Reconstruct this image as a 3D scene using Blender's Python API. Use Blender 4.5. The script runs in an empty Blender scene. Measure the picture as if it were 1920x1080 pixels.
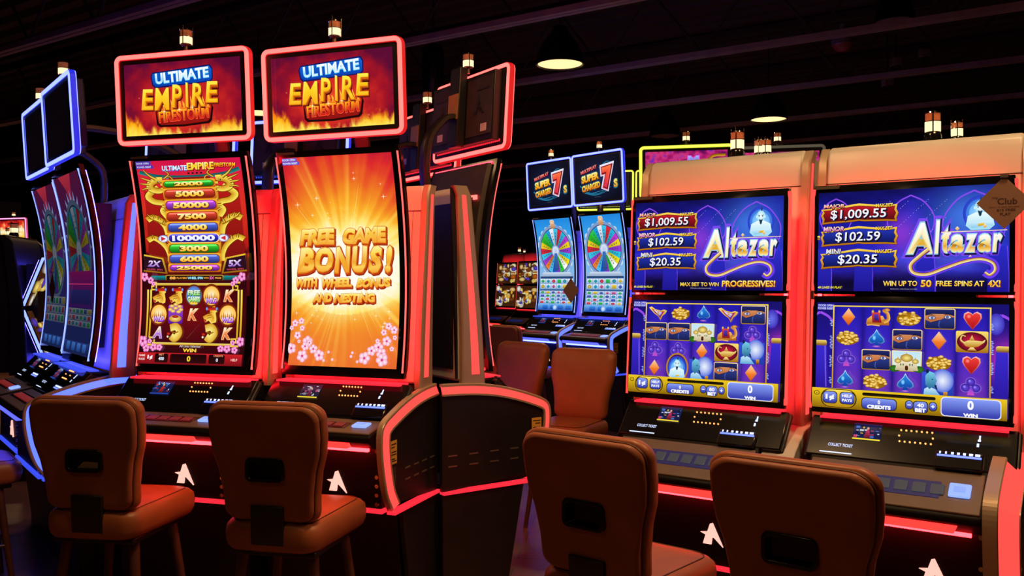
import bpy, bmesh, math, random
import numpy as np
from mathutils import Vector, Matrix
from mathutils.geometry import tessellate_polygon

random.seed(7)
SC = bpy.context.scene
COL = SC.collection
PI = math.pi
def R(d): return math.radians(d)

# ------------------------------------------------------------------ camera
FPX, CXP, HYP, CAMH = 1650.0, 960.0, 528.0, 1.42
cam_d = bpy.data.cameras.new('camera'); cam = bpy.data.objects.new('camera', cam_d); COL.objects.link(cam)
cam_d.sensor_width = 36.0; cam_d.lens = 36.0 * FPX / 1920.0
cam_d.shift_y = -(540.0 - HYP) / 1920.0
cam_d.clip_start = 0.05; cam_d.clip_end = 200
cam.location = (0, 0, CAMH); cam.rotation_euler = (R(90), 0, 0)
SC.camera = cam
SC.view_settings.view_transform = 'Standard'; SC.view_settings.look = 'None'
SC.view_settings.gamma = 1.0; SC.view_settings.exposure = 0.0; SC.view_settings.use_curve_mapping = False
# ------------------------------------------------------------------ world: the hall has no daylight
W = bpy.data.worlds.new('world'); SC.world = W; W.use_nodes = True
W.node_tree.nodes['Background'].inputs[0].default_value = (0.9, 0.45, 0.4, 1)
W.node_tree.nodes['Background'].inputs[1].default_value = 0.0025
try:
    SC.cycles.use_denoising = True
    SC.cycles.max_bounces = 6
    SC.cycles.sample_clamp_indirect = 4.0
except Exception: pass

def at(px, depth): return ((px - CXP) / FPX * depth, depth)
def zat(py, depth): return CAMH - (py - HYP) / FPX * depth

# ------------------------------------------------------------------ materials
MATS = {}
def s2l(c): 
    return tuple(((x / 12.92) if x <= 0.04045 else ((x + 0.055) / 1.055) ** 2.4) for x in c)
def mat(name, col, rough=0.5, metal=0.0, emit=None, es=0.0, noise=0.0, nscale=30, bump=0.0, coat=0.0, spec=0.5, trans=0.0):
    if name in MATS: return MATS[name]
    m = bpy.data.materials.new(name); m.use_nodes = True; MATS[name] = m
    nt = m.node_tree; b = nt.nodes['Principled BSDF']
    b.inputs['Base Color'].default_value = (*col, 1); b.inputs['Roughness'].default_value = rough
    b.inputs['Metallic'].default_value = metal; b.inputs['Coat Weight'].default_value = coat
    b.inputs['Specular IOR Level'].default_value = spec
    b.inputs['Transmission Weight'].default_value = trans
    if emit:
        b.inputs['Emission Color'].default_value = (*emit, 1); b.inputs['Emission Strength'].default_value = es
    if noise or bump:
        tc = nt.nodes.new('ShaderNodeTexCoord'); n = nt.nodes.new('ShaderNodeTexNoise')
        n.inputs['Scale'].default_value = nscale; n.inputs['Detail'].default_value = 5
        nt.links.new(tc.outputs['Object'], n.inputs['Vector'])
        if noise:
            r = nt.nodes.new('ShaderNodeValToRGB')
            r.color_ramp.elements[0].position = .3; r.color_ramp.elements[1].position = .7
            r.color_ramp.elements[0].color = (*[c * (1 - noise) for c in col], 1)
            r.color_ramp.elements[1].color = (*[min(1, c * (1 + noise)) for c in col], 1)
            nt.links.new(n.outputs['Fac'], r.inputs['Fac']); nt.links.new(r.outputs['Color'], b.inputs['Base Color'])
        if bump:
            bp = nt.nodes.new('ShaderNodeBump'); bp.inputs['Strength'].default_value = bump; bp.inputs['Distance'].default_value = .002
            nt.links.new(n.outputs['Fac'], bp.inputs['Height']); nt.links.new(bp.outputs['Normal'], b.inputs['Normal'])
    return m
def glow(name, col, s): return mat(name, (0.02, 0.02, 0.02), .4, emit=col, es=s)

def M(k): return MATS[k]
mat('black_gloss', (.006, .006, .007), .17, noise=.3, nscale=4)
mat('black_satin', (.006, .006, .0065), .5, spec=.15, noise=.2, nscale=5)
mat('black_matte', (.012, .011, .012), .45, noise=.2, nscale=12)
mat('black_side', (.014, .012, .012), .38, noise=.15, nscale=9)
mat('grey_panel', (.045, .04, .042), .5, noise=.15, nscale=15)
mat('rear_plastic', (.05, .035, .026), .55, noise=.2, nscale=15)
mat('white_plastic', (.62, .58, .53), .38, noise=.04, nscale=5)
mat('champagne', (.55, .42, .30), .33, metal=.35, noise=.05, nscale=8)
mat('deck_brown', (.16, .115, .085), .4, noise=.1, nscale=10)
mat('brass_plate', (.55, .30, .08), .45, metal=.3, noise=.08)
mat('chrome', (.7, .68, .66), .12, metal=1.0)
mat('steel_dark', (.10, .08, .075), .35, metal=.8, noise=.1)
mat('amber_glass', (.45, .16, .07), .2, emit=(.9, .22, .07), es=.16, coat=.5, noise=.2, nscale=60)
mat('leather', (.36, .105, .035), .42, noise=.12, nscale=7, bump=.12)
mat('leather_rear', (.33, .10, .045), .5, noise=.12, nscale=7, bump=.1)
mat('piping', (.10, .03, .015), .5, noise=.1)
mat('leg_wood', (.10, .035, .02), .4, noise=.3, nscale=20)
mat('card_paper', (.30, .16, .11), .6, noise=.08, nscale=20)
mat('card_ink', (.075, .03, .025), .6, noise=.05)
mat('sticker_yellow', (.8, .45, .06), .5, noise=.08)
mat('sticker_white', (.75, .6, .58), .5, noise=.08)
mat('ink', (.02, .015, .015), .5, noise=.05)
mat('shade_black', (.008, .007, .007), .35, noise=.2)
mat('slot_metal', (.3, .25, .2), .35, metal=.7, noise=.1)
RED = (1.0, .062, .058); 
glow('red_neon', (1.0, .074, .064), 4.4)
glow('red_band', (1.0, .06, .05), 1.5)
glow('red_line', (1.0, .10, .09), 1.9)
glow('red_halo', (1.0, .008, .016), 30.0); glow('red_halo_dual', (1.0, .02, .025), 20.0); glow('strip_blue', (.03, .05, .4), .16)
glow('red_strip', (1.0, .022, .018), 3.0)
glow('red_low', (1.0, .02, .04), 1.3)
glow('blue_neon', (.115, .15, 1.0), 4.5)
glow('blue_band', (.06, .10, 1.0), 2.8)
glow('blue_line', (.2, .28, 1.0), 2.2)
glow('blue_halo', (.06, .05, 1.0), 22.0)
glow('blue_strip', (.05, .06, 1.0), 3.0)
glow('blue_low', (.05, .09, 1.0), .9)
glow('yellow_neon', (.92, 1.0, .10), 1.25)
glow('yellow_band', (.9, 1.0, .1), .9)
glow('yellow_line', (.9, 1.0, .1), 1.0)
glow('yellow_halo', (.8, .9, .05), 3.0)
glow('yellow_strip', (.9, 1.0, .1), 1.0)
glow('yellow_low', (.9, 1.0, .1), .6)
glow('pink_neon', (1.0, .3, .62), 1.8); glow('pink_band', (1, .4, .2), .8); glow('pink_line', (1, .4, .1), 1.2); glow('pink_halo', (1, .3, .1), 2); glow('pink_strip', (1, .3, .2), .8); glow('pink_low', (1, .3, .2), .5)
glow('white_lens', (1.0, .72, .40), 1.5)
glow('lamp_disc', (1.0, .66, .30), 1.55)
glow('dot_amber', (1.0, .36, .10), 2.2)
glow('tag_blue', (.10, .16, 1.0), 2.6)
glow('tag_white', (.55, .65, 1.0), 1.6); glow('spin_lit', (.25, .38, 1.0), 1.3)
glow('emblem_red', (1.0, .42, .34), 1.5)
glow('button_dim', (.2, .25, .3), .16)
glow('button_red', (.5, .03, .03), .35)
for k_, v_ in (('neon', .10), ('band', .06), ('line', .08), ('halo', .2), ('strip', .08), ('low', .05)): glow('dim_' + k_, (1.0, .8, .5), v_)
for c_, v_ in (('dim', (.05, .04, .03)), ('red', (1.0, .012, .016)), ('blue', (.03, .04, 1.0)), ('yellow', (.8, .9, .03)), ('pink', (1, .1, .3))):
    glow(c_ + '_rim', v_, .75); glow(c_ + '_under', v_, 24.0 if c_ in ('red', 'blue') else 1.5)
def theme(c): return {k: M(f'{c}_{k}') for k in ('neon', 'band', 'line', 'halo', 'strip', 'low', 'rim', 'under')}

def screen_mat():
    m = bpy.data.materials.new('lit_screen'); m.use_nodes = True; nt = m.node_tree; b = nt.nodes['Principled BSDF']
    b.inputs['Base Color'].default_value = (.004, .004, .005, 1); b.inputs['Roughness'].default_value = .07
    a = nt.nodes.new('ShaderNodeAttribute'); a.attribute_name = 'Col'
    nt.links.new(a.outputs['Color'], b.inputs['Emission Color']); b.inputs['Emission Strength'].default_value = 1.0
    MATS['lit_screen'] = m
screen_mat()

# ------------------------------------------------------------------ object helpers
def tag(o, label=None, cat=None, group=None, kind=None):
    if label: o['label'] = label
    if cat: o['category'] = cat
    if group: o['group'] = group
    if kind: o['kind'] = kind
    return o
def empty(name, loc=(0, 0, 0), rz=0.0):
    o = bpy.data.objects.new(name, None); COL.objects.link(o); o.location = loc; o.rotation_euler = (0, 0, rz)
    o.empty_display_size = .1
    return o
def link_mesh(name, me, parent=None):
    o = bpy.data.objects.new(name, me); COL.objects.link(o)
    if parent: o.parent = parent
    return o
def copy_tree(o, parent=None):
    c = o.copy(); COL.objects.link(c)
    if parent: c.parent = parent
    for ch in o.children: copy_tree(ch, c)
    return c

class MB:
    """collects shapes into one mesh"""
    def __init__(s): s.v = []; s.f = []; s.m = []; s.cm = 0
    def mat(s, i): s.cm = i; return s
    def add(s, vs, fs):
        n = len(s.v); s.v += [tuple(p) for p in vs]
        for f in fs: s.f.append([i + n for i in f]); s.m.append(s.cm)
        return s
    def box(s, x0, x1, y0, y1, z0, z1):
        return s.add([(x0,y0,z0),(x1,y0,z0),(x1,y1,z0),(x0,y1,z0),(x0,y0,z1),(x1,y0,z1),(x1,y1,z1),(x0,y1,z1)],
                     [(0,3,2,1),(4,5,6,7),(0,1,5,4),(1,2,6,5),(2,3,7,6),(3,0,4,7)])
    def prism(s, poly, axis, a0, a1):
        def P(p, a):
            return {'x': (a, p[0], p[1]), 'y': (p[0], a, p[1]), 'z': (p[0], p[1], a)}[axis]
        n = len(poly)
        return s.add([P(p, a0) for p in poly] + [P(p, a1) for p in poly],
                     [list(range(n))[::-1], [i + n for i in range(n)]] + [(i, (i+1) % n, (i+1) % n + n, i + n) for i in range(n)])
    def loft(s, loops, caps=True):
        n = len(loops[0]); vs = [p for l in loops for p in l]; fs = []
        for k in range(len(loops) - 1):
            for i in range(n): fs.append((k*n + i, k*n + (i+1) % n, (k+1)*n + (i+1) % n, (k+1)*n + i))
        if caps: fs.append(list(range(n))[::-1]); fs.append([(len(loops)-1)*n + i for i in range(n)])
        return s.add(vs, fs)
    def lathe(s, prof, c=(0, 0, 0), n=20, caps=True):
        return s.loft([[(c[0] + r*math.cos(2*PI*i/n), c[1] + r*math.sin(2*PI*i/n), c[2] + z) for i in range(n)] for r, z in prof], caps)
    def tube(s, pts, r, n=10, r2=None, flat=1.0):
        P = [Vector(p) for p in pts]; loops = []; up = None
        for i, p in enumerate(P):
            t = ((P[min(i+1, len(P)-1)] - P[max(i-1, 0)])).normalized()
            if up is None:
                up = Vector((1, 0, 0)) if abs(t.x) < .9 else Vector((0, 1, 0))
            a = (up - t * up.dot(t)).normalized(); b = t.cross(a); up = a
            rr = r if r2 is None else r + (r2 - r) * i / (len(P)-1)
            loops.append([tuple(p + a*rr*math.cos(2*PI*k/n) + b*rr*flat*math.sin(2*PI*k/n)) for k in range(n)])
        return s.loft(loops)
    def ring(s, outer, inner, axis, a0, a1):
        """frame between two matching outlines"""
        def P(p, a): return {'x': (a, p[0], p[1]), 'y': (p[0], a, p[1]), 'z': (p[0], p[1], a)}[axis]
        n = len(outer)
        vs = [P(p, a0) for p in outer] + [P(p, a0) for p in inner] + [P(p, a1) for p in outer] + [P(p, a1) for p in inner]
        fs = []
        for i in range(n):
            j = (i+1) % n
            fs += [(i, j, n+j, n+i), (2*n+i, 3*n+i, 3*n+j, 2*n+j), (i, 2*n+i, 2*n+j, j), (n+i, n+j, 3*n+j, 3*n+i)]
        return s.add(vs, fs)
    def build(s, name, mats, parent=None, bevel=0.0, seg=2, smooth=None, loc=None):
        me = bpy.data.meshes.new(name); me.from_pydata(s.v, [], s.f)
        if not isinstance(mats, (list, tuple)): mats = [mats]
        for m in mats: me.materials.append(m)
        if len(mats) > 1: me.polygons.foreach_set('material_index', s.m)
        bm = bmesh.new(); bm.from_mesh(me); bmesh.ops.recalc_face_normals(bm, faces=bm.faces); bm.to_mesh(me); bm.free()
        if smooth is not None:
            me.polygons.foreach_set('use_smooth', [True] * len(me.polygons)); 
            try: me.set_sharp_from_angle(angle=R(smooth))
            except Exception: pass
        o = link_mesh(name, me, parent)
        if loc: o.location = loc
        if bevel:
            b = o.modifiers.new('bevel', 'BEVEL'); b.width = bevel; b.segments = seg; b.limit_method = 'ANGLE'; b.angle_limit = R(40)
            me.polygons.foreach_set('use_smooth', [True] * len(me.polygons))
            try: me.set_sharp_from_angle(angle=R(40))
            except Exception: pass
        return o

def rrect(x0, x1, z0, z1, r, n=5):
    out = []
    for cx, cz, a in ((x1-r, z1-r, 0), (x0+r, z1-r, 90), (x0+r, z0+r, 180), (x1-r, z0+r, 270)):
        for k in range(n + 1):
            t = R(a + 90*k/n); out.append((cx + r*math.cos(t), cz + r*math.sin(t)))
    return out
def lerp(a, b, t): return a + (b - a) * t
def interp(pts, t):
    """piecewise linear through (t, v) pairs"""
    for (a, va), (b, vb) in zip(pts, pts[1:]):
        if t <= b: return va + (vb - va) * (t - a) / (b - a) if b > a else vb
    return pts[-1][1]
def smoothpath(pts, n=6):
    """Catmull-Rom"""
    P = [Vector(p) for p in pts]; P = [P[0]*2 - P[1]] + P + [P[-1]*2 - P[-2]]; out = []
    for i in range(1, len(P) - 2):
        for k in range(n):
            t = k / n; a, b, c, d = P[i-1:i+3]
            out.append(tuple(.5*((2*b) + (c-a)*t + (2*a-5*b+4*c-d)*t*t + (-a+3*b-3*c+d)*t**3)))
    out.append(tuple(P[-2])); return out
# ------------------------------------------------------------------ pictures shown on lit screens, built as coloured meshes
_tc = {}
def text_geo(s, bold=0.0, shear=0.0):
    k = (s, round(bold, 4), round(shear, 3))
    if k in _tc: return _tc[k]
    cu = bpy.data.curves.new('t', 'FONT'); cu.body = s; cu.size = 1.0; cu.offset = bold; cu.shear = shear; cu.resolution_u = 3
    cu.fill_mode = 'FRONT'
    o = bpy.data.objects.new('t', cu); COL.objects.link(o)
    dg = bpy.context.evaluated_depsgraph_get(); me = o.evaluated_get(dg).to_mesh()
    me.calc_loop_triangles()
    v = np.zeros(len(me.vertices) * 3); me.vertices.foreach_get('co', v); v = v.reshape(-1, 3)[:, :2].copy()
    t = np.zeros(len(me.loop_triangles) * 3, int); me.loop_triangles.foreach_get('vertices', t); t = t.reshape(-1, 3).copy()
    o.evaluated_get(dg).to_mesh_clear(); bpy.data.objects.remove(o); bpy.data.curves.remove(cu)
    _tc[k] = (v, t); return v, t

def _hash(i, j, s):
    x = np.sin(i * 127.1 + j * 311.7 + s * 74.7) * 43758.5453
    return x - np.floor(x)
def vnoise(x, y, s=0):
    i = np.floor(x); j = np.floor(y); f = x - i; g = y - j; f = f*f*(3-2*f); g = g*g*(3-2*g)
    return (_hash(i,j,s)*(1-f) + _hash(i+1,j,s)*f)*(1-g) + (_hash(i,j+1,s)*(1-f) + _hash(i+1,j+1,s)*f)*g
def fbm(x, y, s=0, o=4):
    r = 0; a = .5; t = 0
    for k in range(o): r = r + a*vnoise(x*2**k, y*2**k, s+k); t += a; a *= .5
    return r / t
def ramp(t, stops):
    t = np.asarray(t, float); xs = [p for p, _ in stops]
    return np.stack([np.interp(t, xs, [c[k] for _, c in stops]) for k in range(3)], -1)
def mixc(a, b, t):
    t = np.clip(t, 0, 1)[..., None]; return a*(1-t) + b*t
def H(h): return tuple(int(h[i:i+2], 16) / 255 for i in (0, 2, 4))

class Art:
    """canvas: x 0..W to the right, y 0..Hh downwards; every shape keeps its own flat colour"""
    def __init__(s, Wc, Hc): s.W, s.Hc = Wc, Hc; s.P = []; s.T = []; s.C = []; s.n = 0; s.L = 0
    def up(s): s.L += 1; return s
    def _add(s, pts, tris, cols):
        pts = np.asarray(pts, float); m = len(pts)
        s.P.append(np.column_stack([pts, np.full(m, s.L)])); s.T.append(np.asarray(tris, int) + s.n); 
        cols = np.asarray(cols, float)
        if cols.ndim == 1: cols = np.tile(cols, (m, 1))
        s.C.append(cols); s.n += m
    def grid(s, nx, ny, fn, x0=0, x1=None, y0=0, y1=None):
        x1 = s.W if x1 is None else x1; y1 = s.Hc if y1 is None else y1
        X, Y = np.meshgrid(np.linspace(x0, x1, nx+1), np.linspace(y0, y1, ny+1)); c = np.clip(fn(X, Y), 0, 1)
        i = np.arange((nx+1)*(ny+1)).reshape(ny+1, nx+1); a, b, d, e = i[:-1,:-1].ravel(), i[:-1,1:].ravel(), i[1:,1:].ravel(), i[1:,:-1].ravel()
        s._add(np.column_stack([X.ravel(), Y.ravel()]), np.vstack([np.column_stack([a,b,d]), np.column_stack([a,d,e])]), c.reshape(-1, 3)); return s.up()
    def poly(s, pts, c, c2=None):
        t = tessellate_polygon([[Vector((p[0], p[1], 0)) for p in pts]])
        P = np.asarray(pts, float)
        if c2 is not None:
            k = ((P[:,1] - P[:,1].min()) / max(1e-6, np.ptp(P[:,1])))[:, None]; c = np.asarray(c)*(1-k) + np.asarray(c2)*k
        s._add(P, t, c); return s
    def rect(s, x0, x1, y0, y1, c, c2=None):
        c2 = c if c2 is None else c2; n = max(1, int((y1-y0)/12)); P = []; C = []; T = []
        for i in range(n+1):
            k = i/n; P += [(x0, lerp(y0,y1,k)), (x1, lerp(y0,y1,k))]; cc = [lerp(c[j], c2[j], k) for j in range(3)]; C += [cc, cc]
        for i in range(n): T += [(2*i, 2*i+1, 2*i+3), (2*i, 2*i+3, 2*i+2)]
        s._add(P, T, C); return s
    def rr(s, x0, x1, y0, y1, r, c, c2=None):
        return s.poly([(p[0], p[1]) for p in rrect(x0, x1, y0, y1, min(r, (x1-x0)/2-.01, (y1-y0)/2-.01), 4)], c, c2)
    def ell(s, x, y, rx, ry, c, ce=None, n=24, a0=0, a1=360):
        P = [(x, y)] + [(x + rx*math.cos(R(lerp(a0,a1,i/n))), y + ry*math.sin(R(lerp(a0,a1,i/n)))) for i in range(n+1)]
        ce = c if ce is None else ce
        s._add(P, [(0, i, i+1) for i in range(1, n+1)], [c] + [ce]*(n+1)); return s
    def arc(s, x, y, r0, r1, a0, a1, c, c2=None, n=16, sy=1.0):
        P = []; C = []; c2 = c if c2 is None else c2
        for i in range(n+1):
            t = R(lerp(a0, a1, i/n)); P += [(x + r0*math.cos(t), y + sy*r0*math.sin(t)), (x + r1*math.cos(t), y + sy*r1*math.sin(t))]; C += [c, c2]
        s._add(P, [q for i in range(n) for q in ((2*i,2*i+1,2*i+3),(2*i,2*i+3,2*i+2))], C); return s
    def line(s, pts, w, c, c2=None, w2=None, n=5):
        """stroke along a smooth path; colour runs from c (one edge) to c2 (other edge)"""
        q = smoothpath([(p[0], p[1], 0) for p in pts], n) if n > 1 else [(p[0], p[1], 0) for p in pts]; P = []; C = []; c2 = c if c2 is None else c2
        w2 = w if w2 is None else w2
        for i, p in enumerate(q):
            a = q[max(0, i-1)]; b = q[min(len(q)-1, i+1)]; dx, dy = b[0]-a[0], b[1]-a[1]; l = math.hypot(dx, dy) or 1; ww = lerp(w, w2, i/(len(q)-1))/2
            P += [(p[0]-dy/l*ww, p[1]+dx/l*ww), (p[0]+dy/l*ww, p[1]-dx/l*ww)]; C += [c, c2]
        m = len(q)
        s._add(P, [t for i in range(m-1) for t in ((2*i,2*i+1,2*i+3),(2*i,2*i+3,2*i+2))], C); return s
    def text(s, t, cx, cy, w, h, stops, bold=0.02, shear=0.0, outline=(), rot=0.0, fn=None, drop=None):
        """w, h: box of the capitals; stops: colour or list of (0..1 from top, colour); outline: (grow, colour, dx, dy) drawn first"""
        v0, _ = text_geo(t, bold, shear); lo, hi = v0.min(0), v0.max(0); sx = w / (hi[0]-lo[0]); sy = h / (hi[1]-lo[1]); mid = (lo+hi)/2
        if isinstance(stops[0], (int, float)): stops = [(0, stops), (1, stops)]
        cr, sr = math.cos(R(rot)), math.sin(R(rot))
        def put(grow, col, dx, dy):
            v, tr = text_geo(t, bold + grow, shear); X = (v[:,0]-mid[0])*sx; Y = -(v[:,1]-mid[1])*sy
            c = col if col is not None else ramp(np.clip((Y + h/2)/h, 0, 1), stops)
            if fn is not None: X, Y = fn(X/(w/2), Y/(h/2)); X = X*w/2; Y = Y*h/2
            s._add(np.column_stack([cx + dx + X*cr - Y*sr, cy + dy + X*sr + Y*cr]), tr, c if col is None else np.asarray(col)); s.up()
        for g, c, dx, dy in outline: put(g, c, dx, dy)
        put(0, None, 0, 0); return s
    def flower(s, x, y, r, c=H('ffb0dc'), c2=H('ffe9f6'), cc=H('e0307c'), rot=0):
        for k in range(5):
            t = R(72*k + rot); s.ell(x + .58*r*math.cos(t), y + .58*r*math.sin(t), .48*r, .48*r, c2, c, 10)
        s.up(); s.ell(x, y, .22*r, .22*r, cc, cc, 8); return s.up()
    def star(s, x, y, r, c):
        return s.poly([(x + (r if k % 2 == 0 else r*.16)*math.cos(R(45*k)), y + (r if k % 2 == 0 else r*.16)*math.sin(R(45*k))) for k in range(8)], c)
    def mesh(s, name, w, h, surf, dz=.00012, fine=0):
        Ps, Ts, Cs, n0 = [], [], [], 0
        for P, T, C in zip(s.P, s.T, s.C):
            T = T - T.min(); k = 0
            while fine and k < 5 and len(T) < 6000:
                d = max(np.ptp(P[:,1][T], axis=1).max(), .5*np.ptp(P[:,0][T], axis=1).max())
                if d <= fine: break
                a, b, c = T.T; m = len(P); P = np.vstack([P, (P[a]+P[b])/2, (P[b]+P[c])/2, (P[c]+P[a])/2]); C = np.vstack([C, (C[a]+C[b])/2, (C[b]+C[c])/2, (C[c]+C[a])/2])
                i = np.arange(len(T)); ab, bc, ca = m+i, m+len(T)+i, m+2*len(T)+i
                T = np.vstack([np.column_stack(q) for q in ((a,ab,ca),(ab,b,bc),(ca,bc,c),(ab,bc,ca))]); k += 1
            Ps.append(P); Ts.append(T+n0); Cs.append(C); n0 += len(P)
        P = np.vstack(Ps); T = np.vstack(Ts); C = np.vstack(Cs); P[:,0] = np.clip(P[:,0], 0, s.W); P[:,1] = np.clip(P[:,1], 0, s.Hc)
        C = np.where(C <= .04045, C/12.92, ((np.clip(C,0,1)+.055)/1.055)**2.4)
        X = (P[:,0]/s.W - .5)*w; Z = (.5 - P[:,1]/s.Hc)*h; V = surf(X, Z, P[:,2]*dz)
        me = bpy.data.meshes.new(name); me.vertices.add(len(V)); me.vertices.foreach_set('co', V.ravel().astype(np.float32))
        nt = len(T); me.loops.add(nt*3); me.loops.foreach_set('vertex_index', T.ravel().astype(np.int32))
        me.polygons.add(nt); me.polygons.foreach_set('loop_start', (np.arange(nt)*3).astype(np.int32))
        me.update(calc_edges=True); me.validate()
        at_ = me.color_attributes.new('Col', 'FLOAT_COLOR', 'POINT')
        at_.data.foreach_set('color', np.column_stack([C, np.ones(len(C))]).ravel().astype(np.float32))
        me.materials.append(MATS['lit_screen']); return me
# ------------------------------------------------------------------ what each screen shows
GOLD = [(0, H('fff6a0')), (.35, H('ffd21e')), (.6, H('f09a10')), (1, H('ffe14a'))]
FIRE = [(0, H('fff04a')), (.45, H('ffc01a')), (1, H('f05a14'))]

def pic_topper():
    a = Art(200, 105)
    def bg(X, Y):
        u = X/200; v = Y/105; n = fbm(X/18, Y/18, 3)
        d = np.hypot((u-.5)*1.1, (v-.62)*.9)
        c = ramp(np.clip(d*1.5 + (n-.5)*.5, 0, 1), [(0, H('f0502c')), (.35, H('d82e22')), (.7, H('a01226')), (1, H('5c0a34'))])
        fl = fbm(X/7, Y/16 + 3*fbm(X/20, Y/30, 9), 5, 5); edge = np.abs(u-.5)*2
        hgt = 1.02 - .30*(.30 + .75*edge**1.5)*(.5+.9*vnoise(X/13, Y*0+.5, 2)); k = np.clip((v - hgt + (fl-.5)*.30)/.12, 0, 1)
        c = mixc(c, ramp(np.clip((v-.72)/.28 + (fl-.5)*.6, 0, 1), [(0, H('f0641a')), (.5, H('ffab12')), (1, H('ffe75a'))]), k)
        sp = (vnoise(X*1.3, Y*1.3, 11) > .988) & (v > .2); c[sp] = H('ff8a70'); return c
    a.grid(150, 84, bg)
    # word plate
    sk = lambda x, y: (x, y - .05*x)
    a.poly([(50,14),(149,8),(154,14),(154,29),(150,33),(54,37),(49,32),(47,20)], H('0a1658')); a.up()
    a.poly([(51,15.5),(148,10),(152,15),(152,28),(148,31.5),(55,35),(51,31),(49,20)], H('1668d8'), H('0a3cae')); a.up()
    a.text('ULTIMATE', 101, 21, 92, 15.5, [(0, H('ffffff')), (.5, H('e8f8ff')), (.62, H('8adcf8')), (1, H('eefaff'))], .035, 0,
           [(.05, H('0b3fb0'), 0, 1.4), (.03, H('28b0ee'), 0, .5)], -3)
    # firestorm plate
    a.poly([(53,68),(150,64),(153,70),(150,88),(146,92),(103,95),(60,94),(55,90)], H('200808')); a.up()
    a.poly([(54,66),(148,62),(150,68),(147,85),(143,89),(103,92),(62,91),(58,87)], H('d42a1c'), H('8c1010')); a.up()
    a.text('FIRESTORM', 102, 77, 86, 17, [(0, H('ffd428')), (.35, H('f87a18')), (.7, H('d8301a')), (1, H('c81e18'))], .03, 0,
           [(.045, H('6a0c0c'), 0, 1.2), (.025, H('ff5030'), 0, .6)], -2.5)
    for k in range(14):
        x = 56 + k*6.8; h = 6 + 5*math.sin(k*2.3)
        a.poly([(x-4,70),(x-2,66-h*.3),(x-2.6,62-h),(x+1,65-h*.4),(x+3.6,70)], H('ffe24a'), H('f2701a'))
    a.up()
    # EMPIRE, letter by letter, brush style
    xs = [41, 66.5, 92, 109.5, 127.5, 152]; ws = [22, 27, 18, 6, 20, 22]; hh = [30, 32, 33, 36, 33, 30]
    for ol in ((.075, H('3c0a0a'), 1.8, 2.8), (.05, H('9a3414'), 1.2, 1.8), (.03, H('d86a10'), .5, .8), None):
        for i, ch in enumerate('EMPIRE'):
            fn = lambda X, Y, i=i: (X*(1 + .07*Y) + .02*np.sin(4*Y+i), Y + .06*X)
            y = 50 - .045*(xs[i]-100) + (1.5 if i in (1, 4) else 0)
            if ol: a.text(ch, xs[i]+ol[2], y+ol[3], ws[i], hh[i], ol[1], .015+ol[0], .12, (), -2.5, fn)
            else: a.text(ch, xs[i], y, ws[i], hh[i], [(0, H('fff050')), (.42, H('ffd01c')), (.55, H('f8a818')), (.75, H('ffdf38')), (1, H('ffb41a'))], .015, .12, (), -2.5, fn)
    for x, y in ((96,70),(118,68),(70,72)): a.star(x, y, 4, H('fff8c0'))
    return a

def dragon(a, f):
    """golden coiling dragon; f mirrors x for the right column"""
    g = [H('fff27a'), H('c98a10')]
    X = lambda x: x if f > 0 else 100 - x
    def L(p, w, w2=None, n=6):
        pts = [(X(x), y) for x, y in p]
        a.line(pts, w+1.4, H('6a3404'), None, (w2 or w)+1.4, n); a.up()
        c = (H('ffe95a'), H('c8860e')) if f > 0 else (H('c8860e'), H('ffe95a')); a.line(pts, w, c[0], c[1], w2, n); a.up()
    L([(19,33),(12,38),(8,44),(13,50),(21,52),(25,56),(21,62),(25,70)], 6.5, 6.5)
    L([(4,73),(10,70),(17,74),(22,82),(24,92)], 7, 6)
    L([(3,99),(9,96),(15,100),(21,108),(24,118),(24,126)], 6.5, 4)
    for p in ([(12,71),(10,66)], [(16,73),(16,68)], [(20,78),(22,73)], [(8,70),(5,66)], [(9,97),(8,92)], [(14,99),(15,94)]):
        L(p, 1.6, .3, 1)
    for k in range(9): a.arc(X(7+k*1.8), 72+1.1*k, .5, 1.7, 200, 340, H('9a5c08'), None, 5)
    a.up()
    L([(24,24),(18,24),(12,28),(12,34),(18,37),(24,36)], 7.5, 6)              # head
    L([(18,23),(12,18),(7,11)], 2.4, .5); L([(13,25),(7,22),(3,20)], 2, .4); L([(11,29),(5,28),(2,27)], 2, .4); L([(12,33),(6,34),(3,35)], 2, .4)
    L([(26,22),(31,17),(28,13)], 1.2, .5); L([(28,28),(34,26),(33,21),(30,20)], 1.2, .5); L([(23,38),(28,41),(30,46)], 2, .6)
    L([(22,29),(28,29),(30,32)], 3.4, 1.4); L([(22,34),(27,35),(28,37)], 2.6, 1.2)
    a.ell(X(20), 26, 1.3, 1, H('2a0a04')); a.up(); a.ell(X(20.3), 25.8, .5, .4, H('ffffff')); a.up()
    L([(21,56),(27,57),(31,60)], 2.4, 1); L([(22,60),(27,64)], 1.6, .5)

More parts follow.
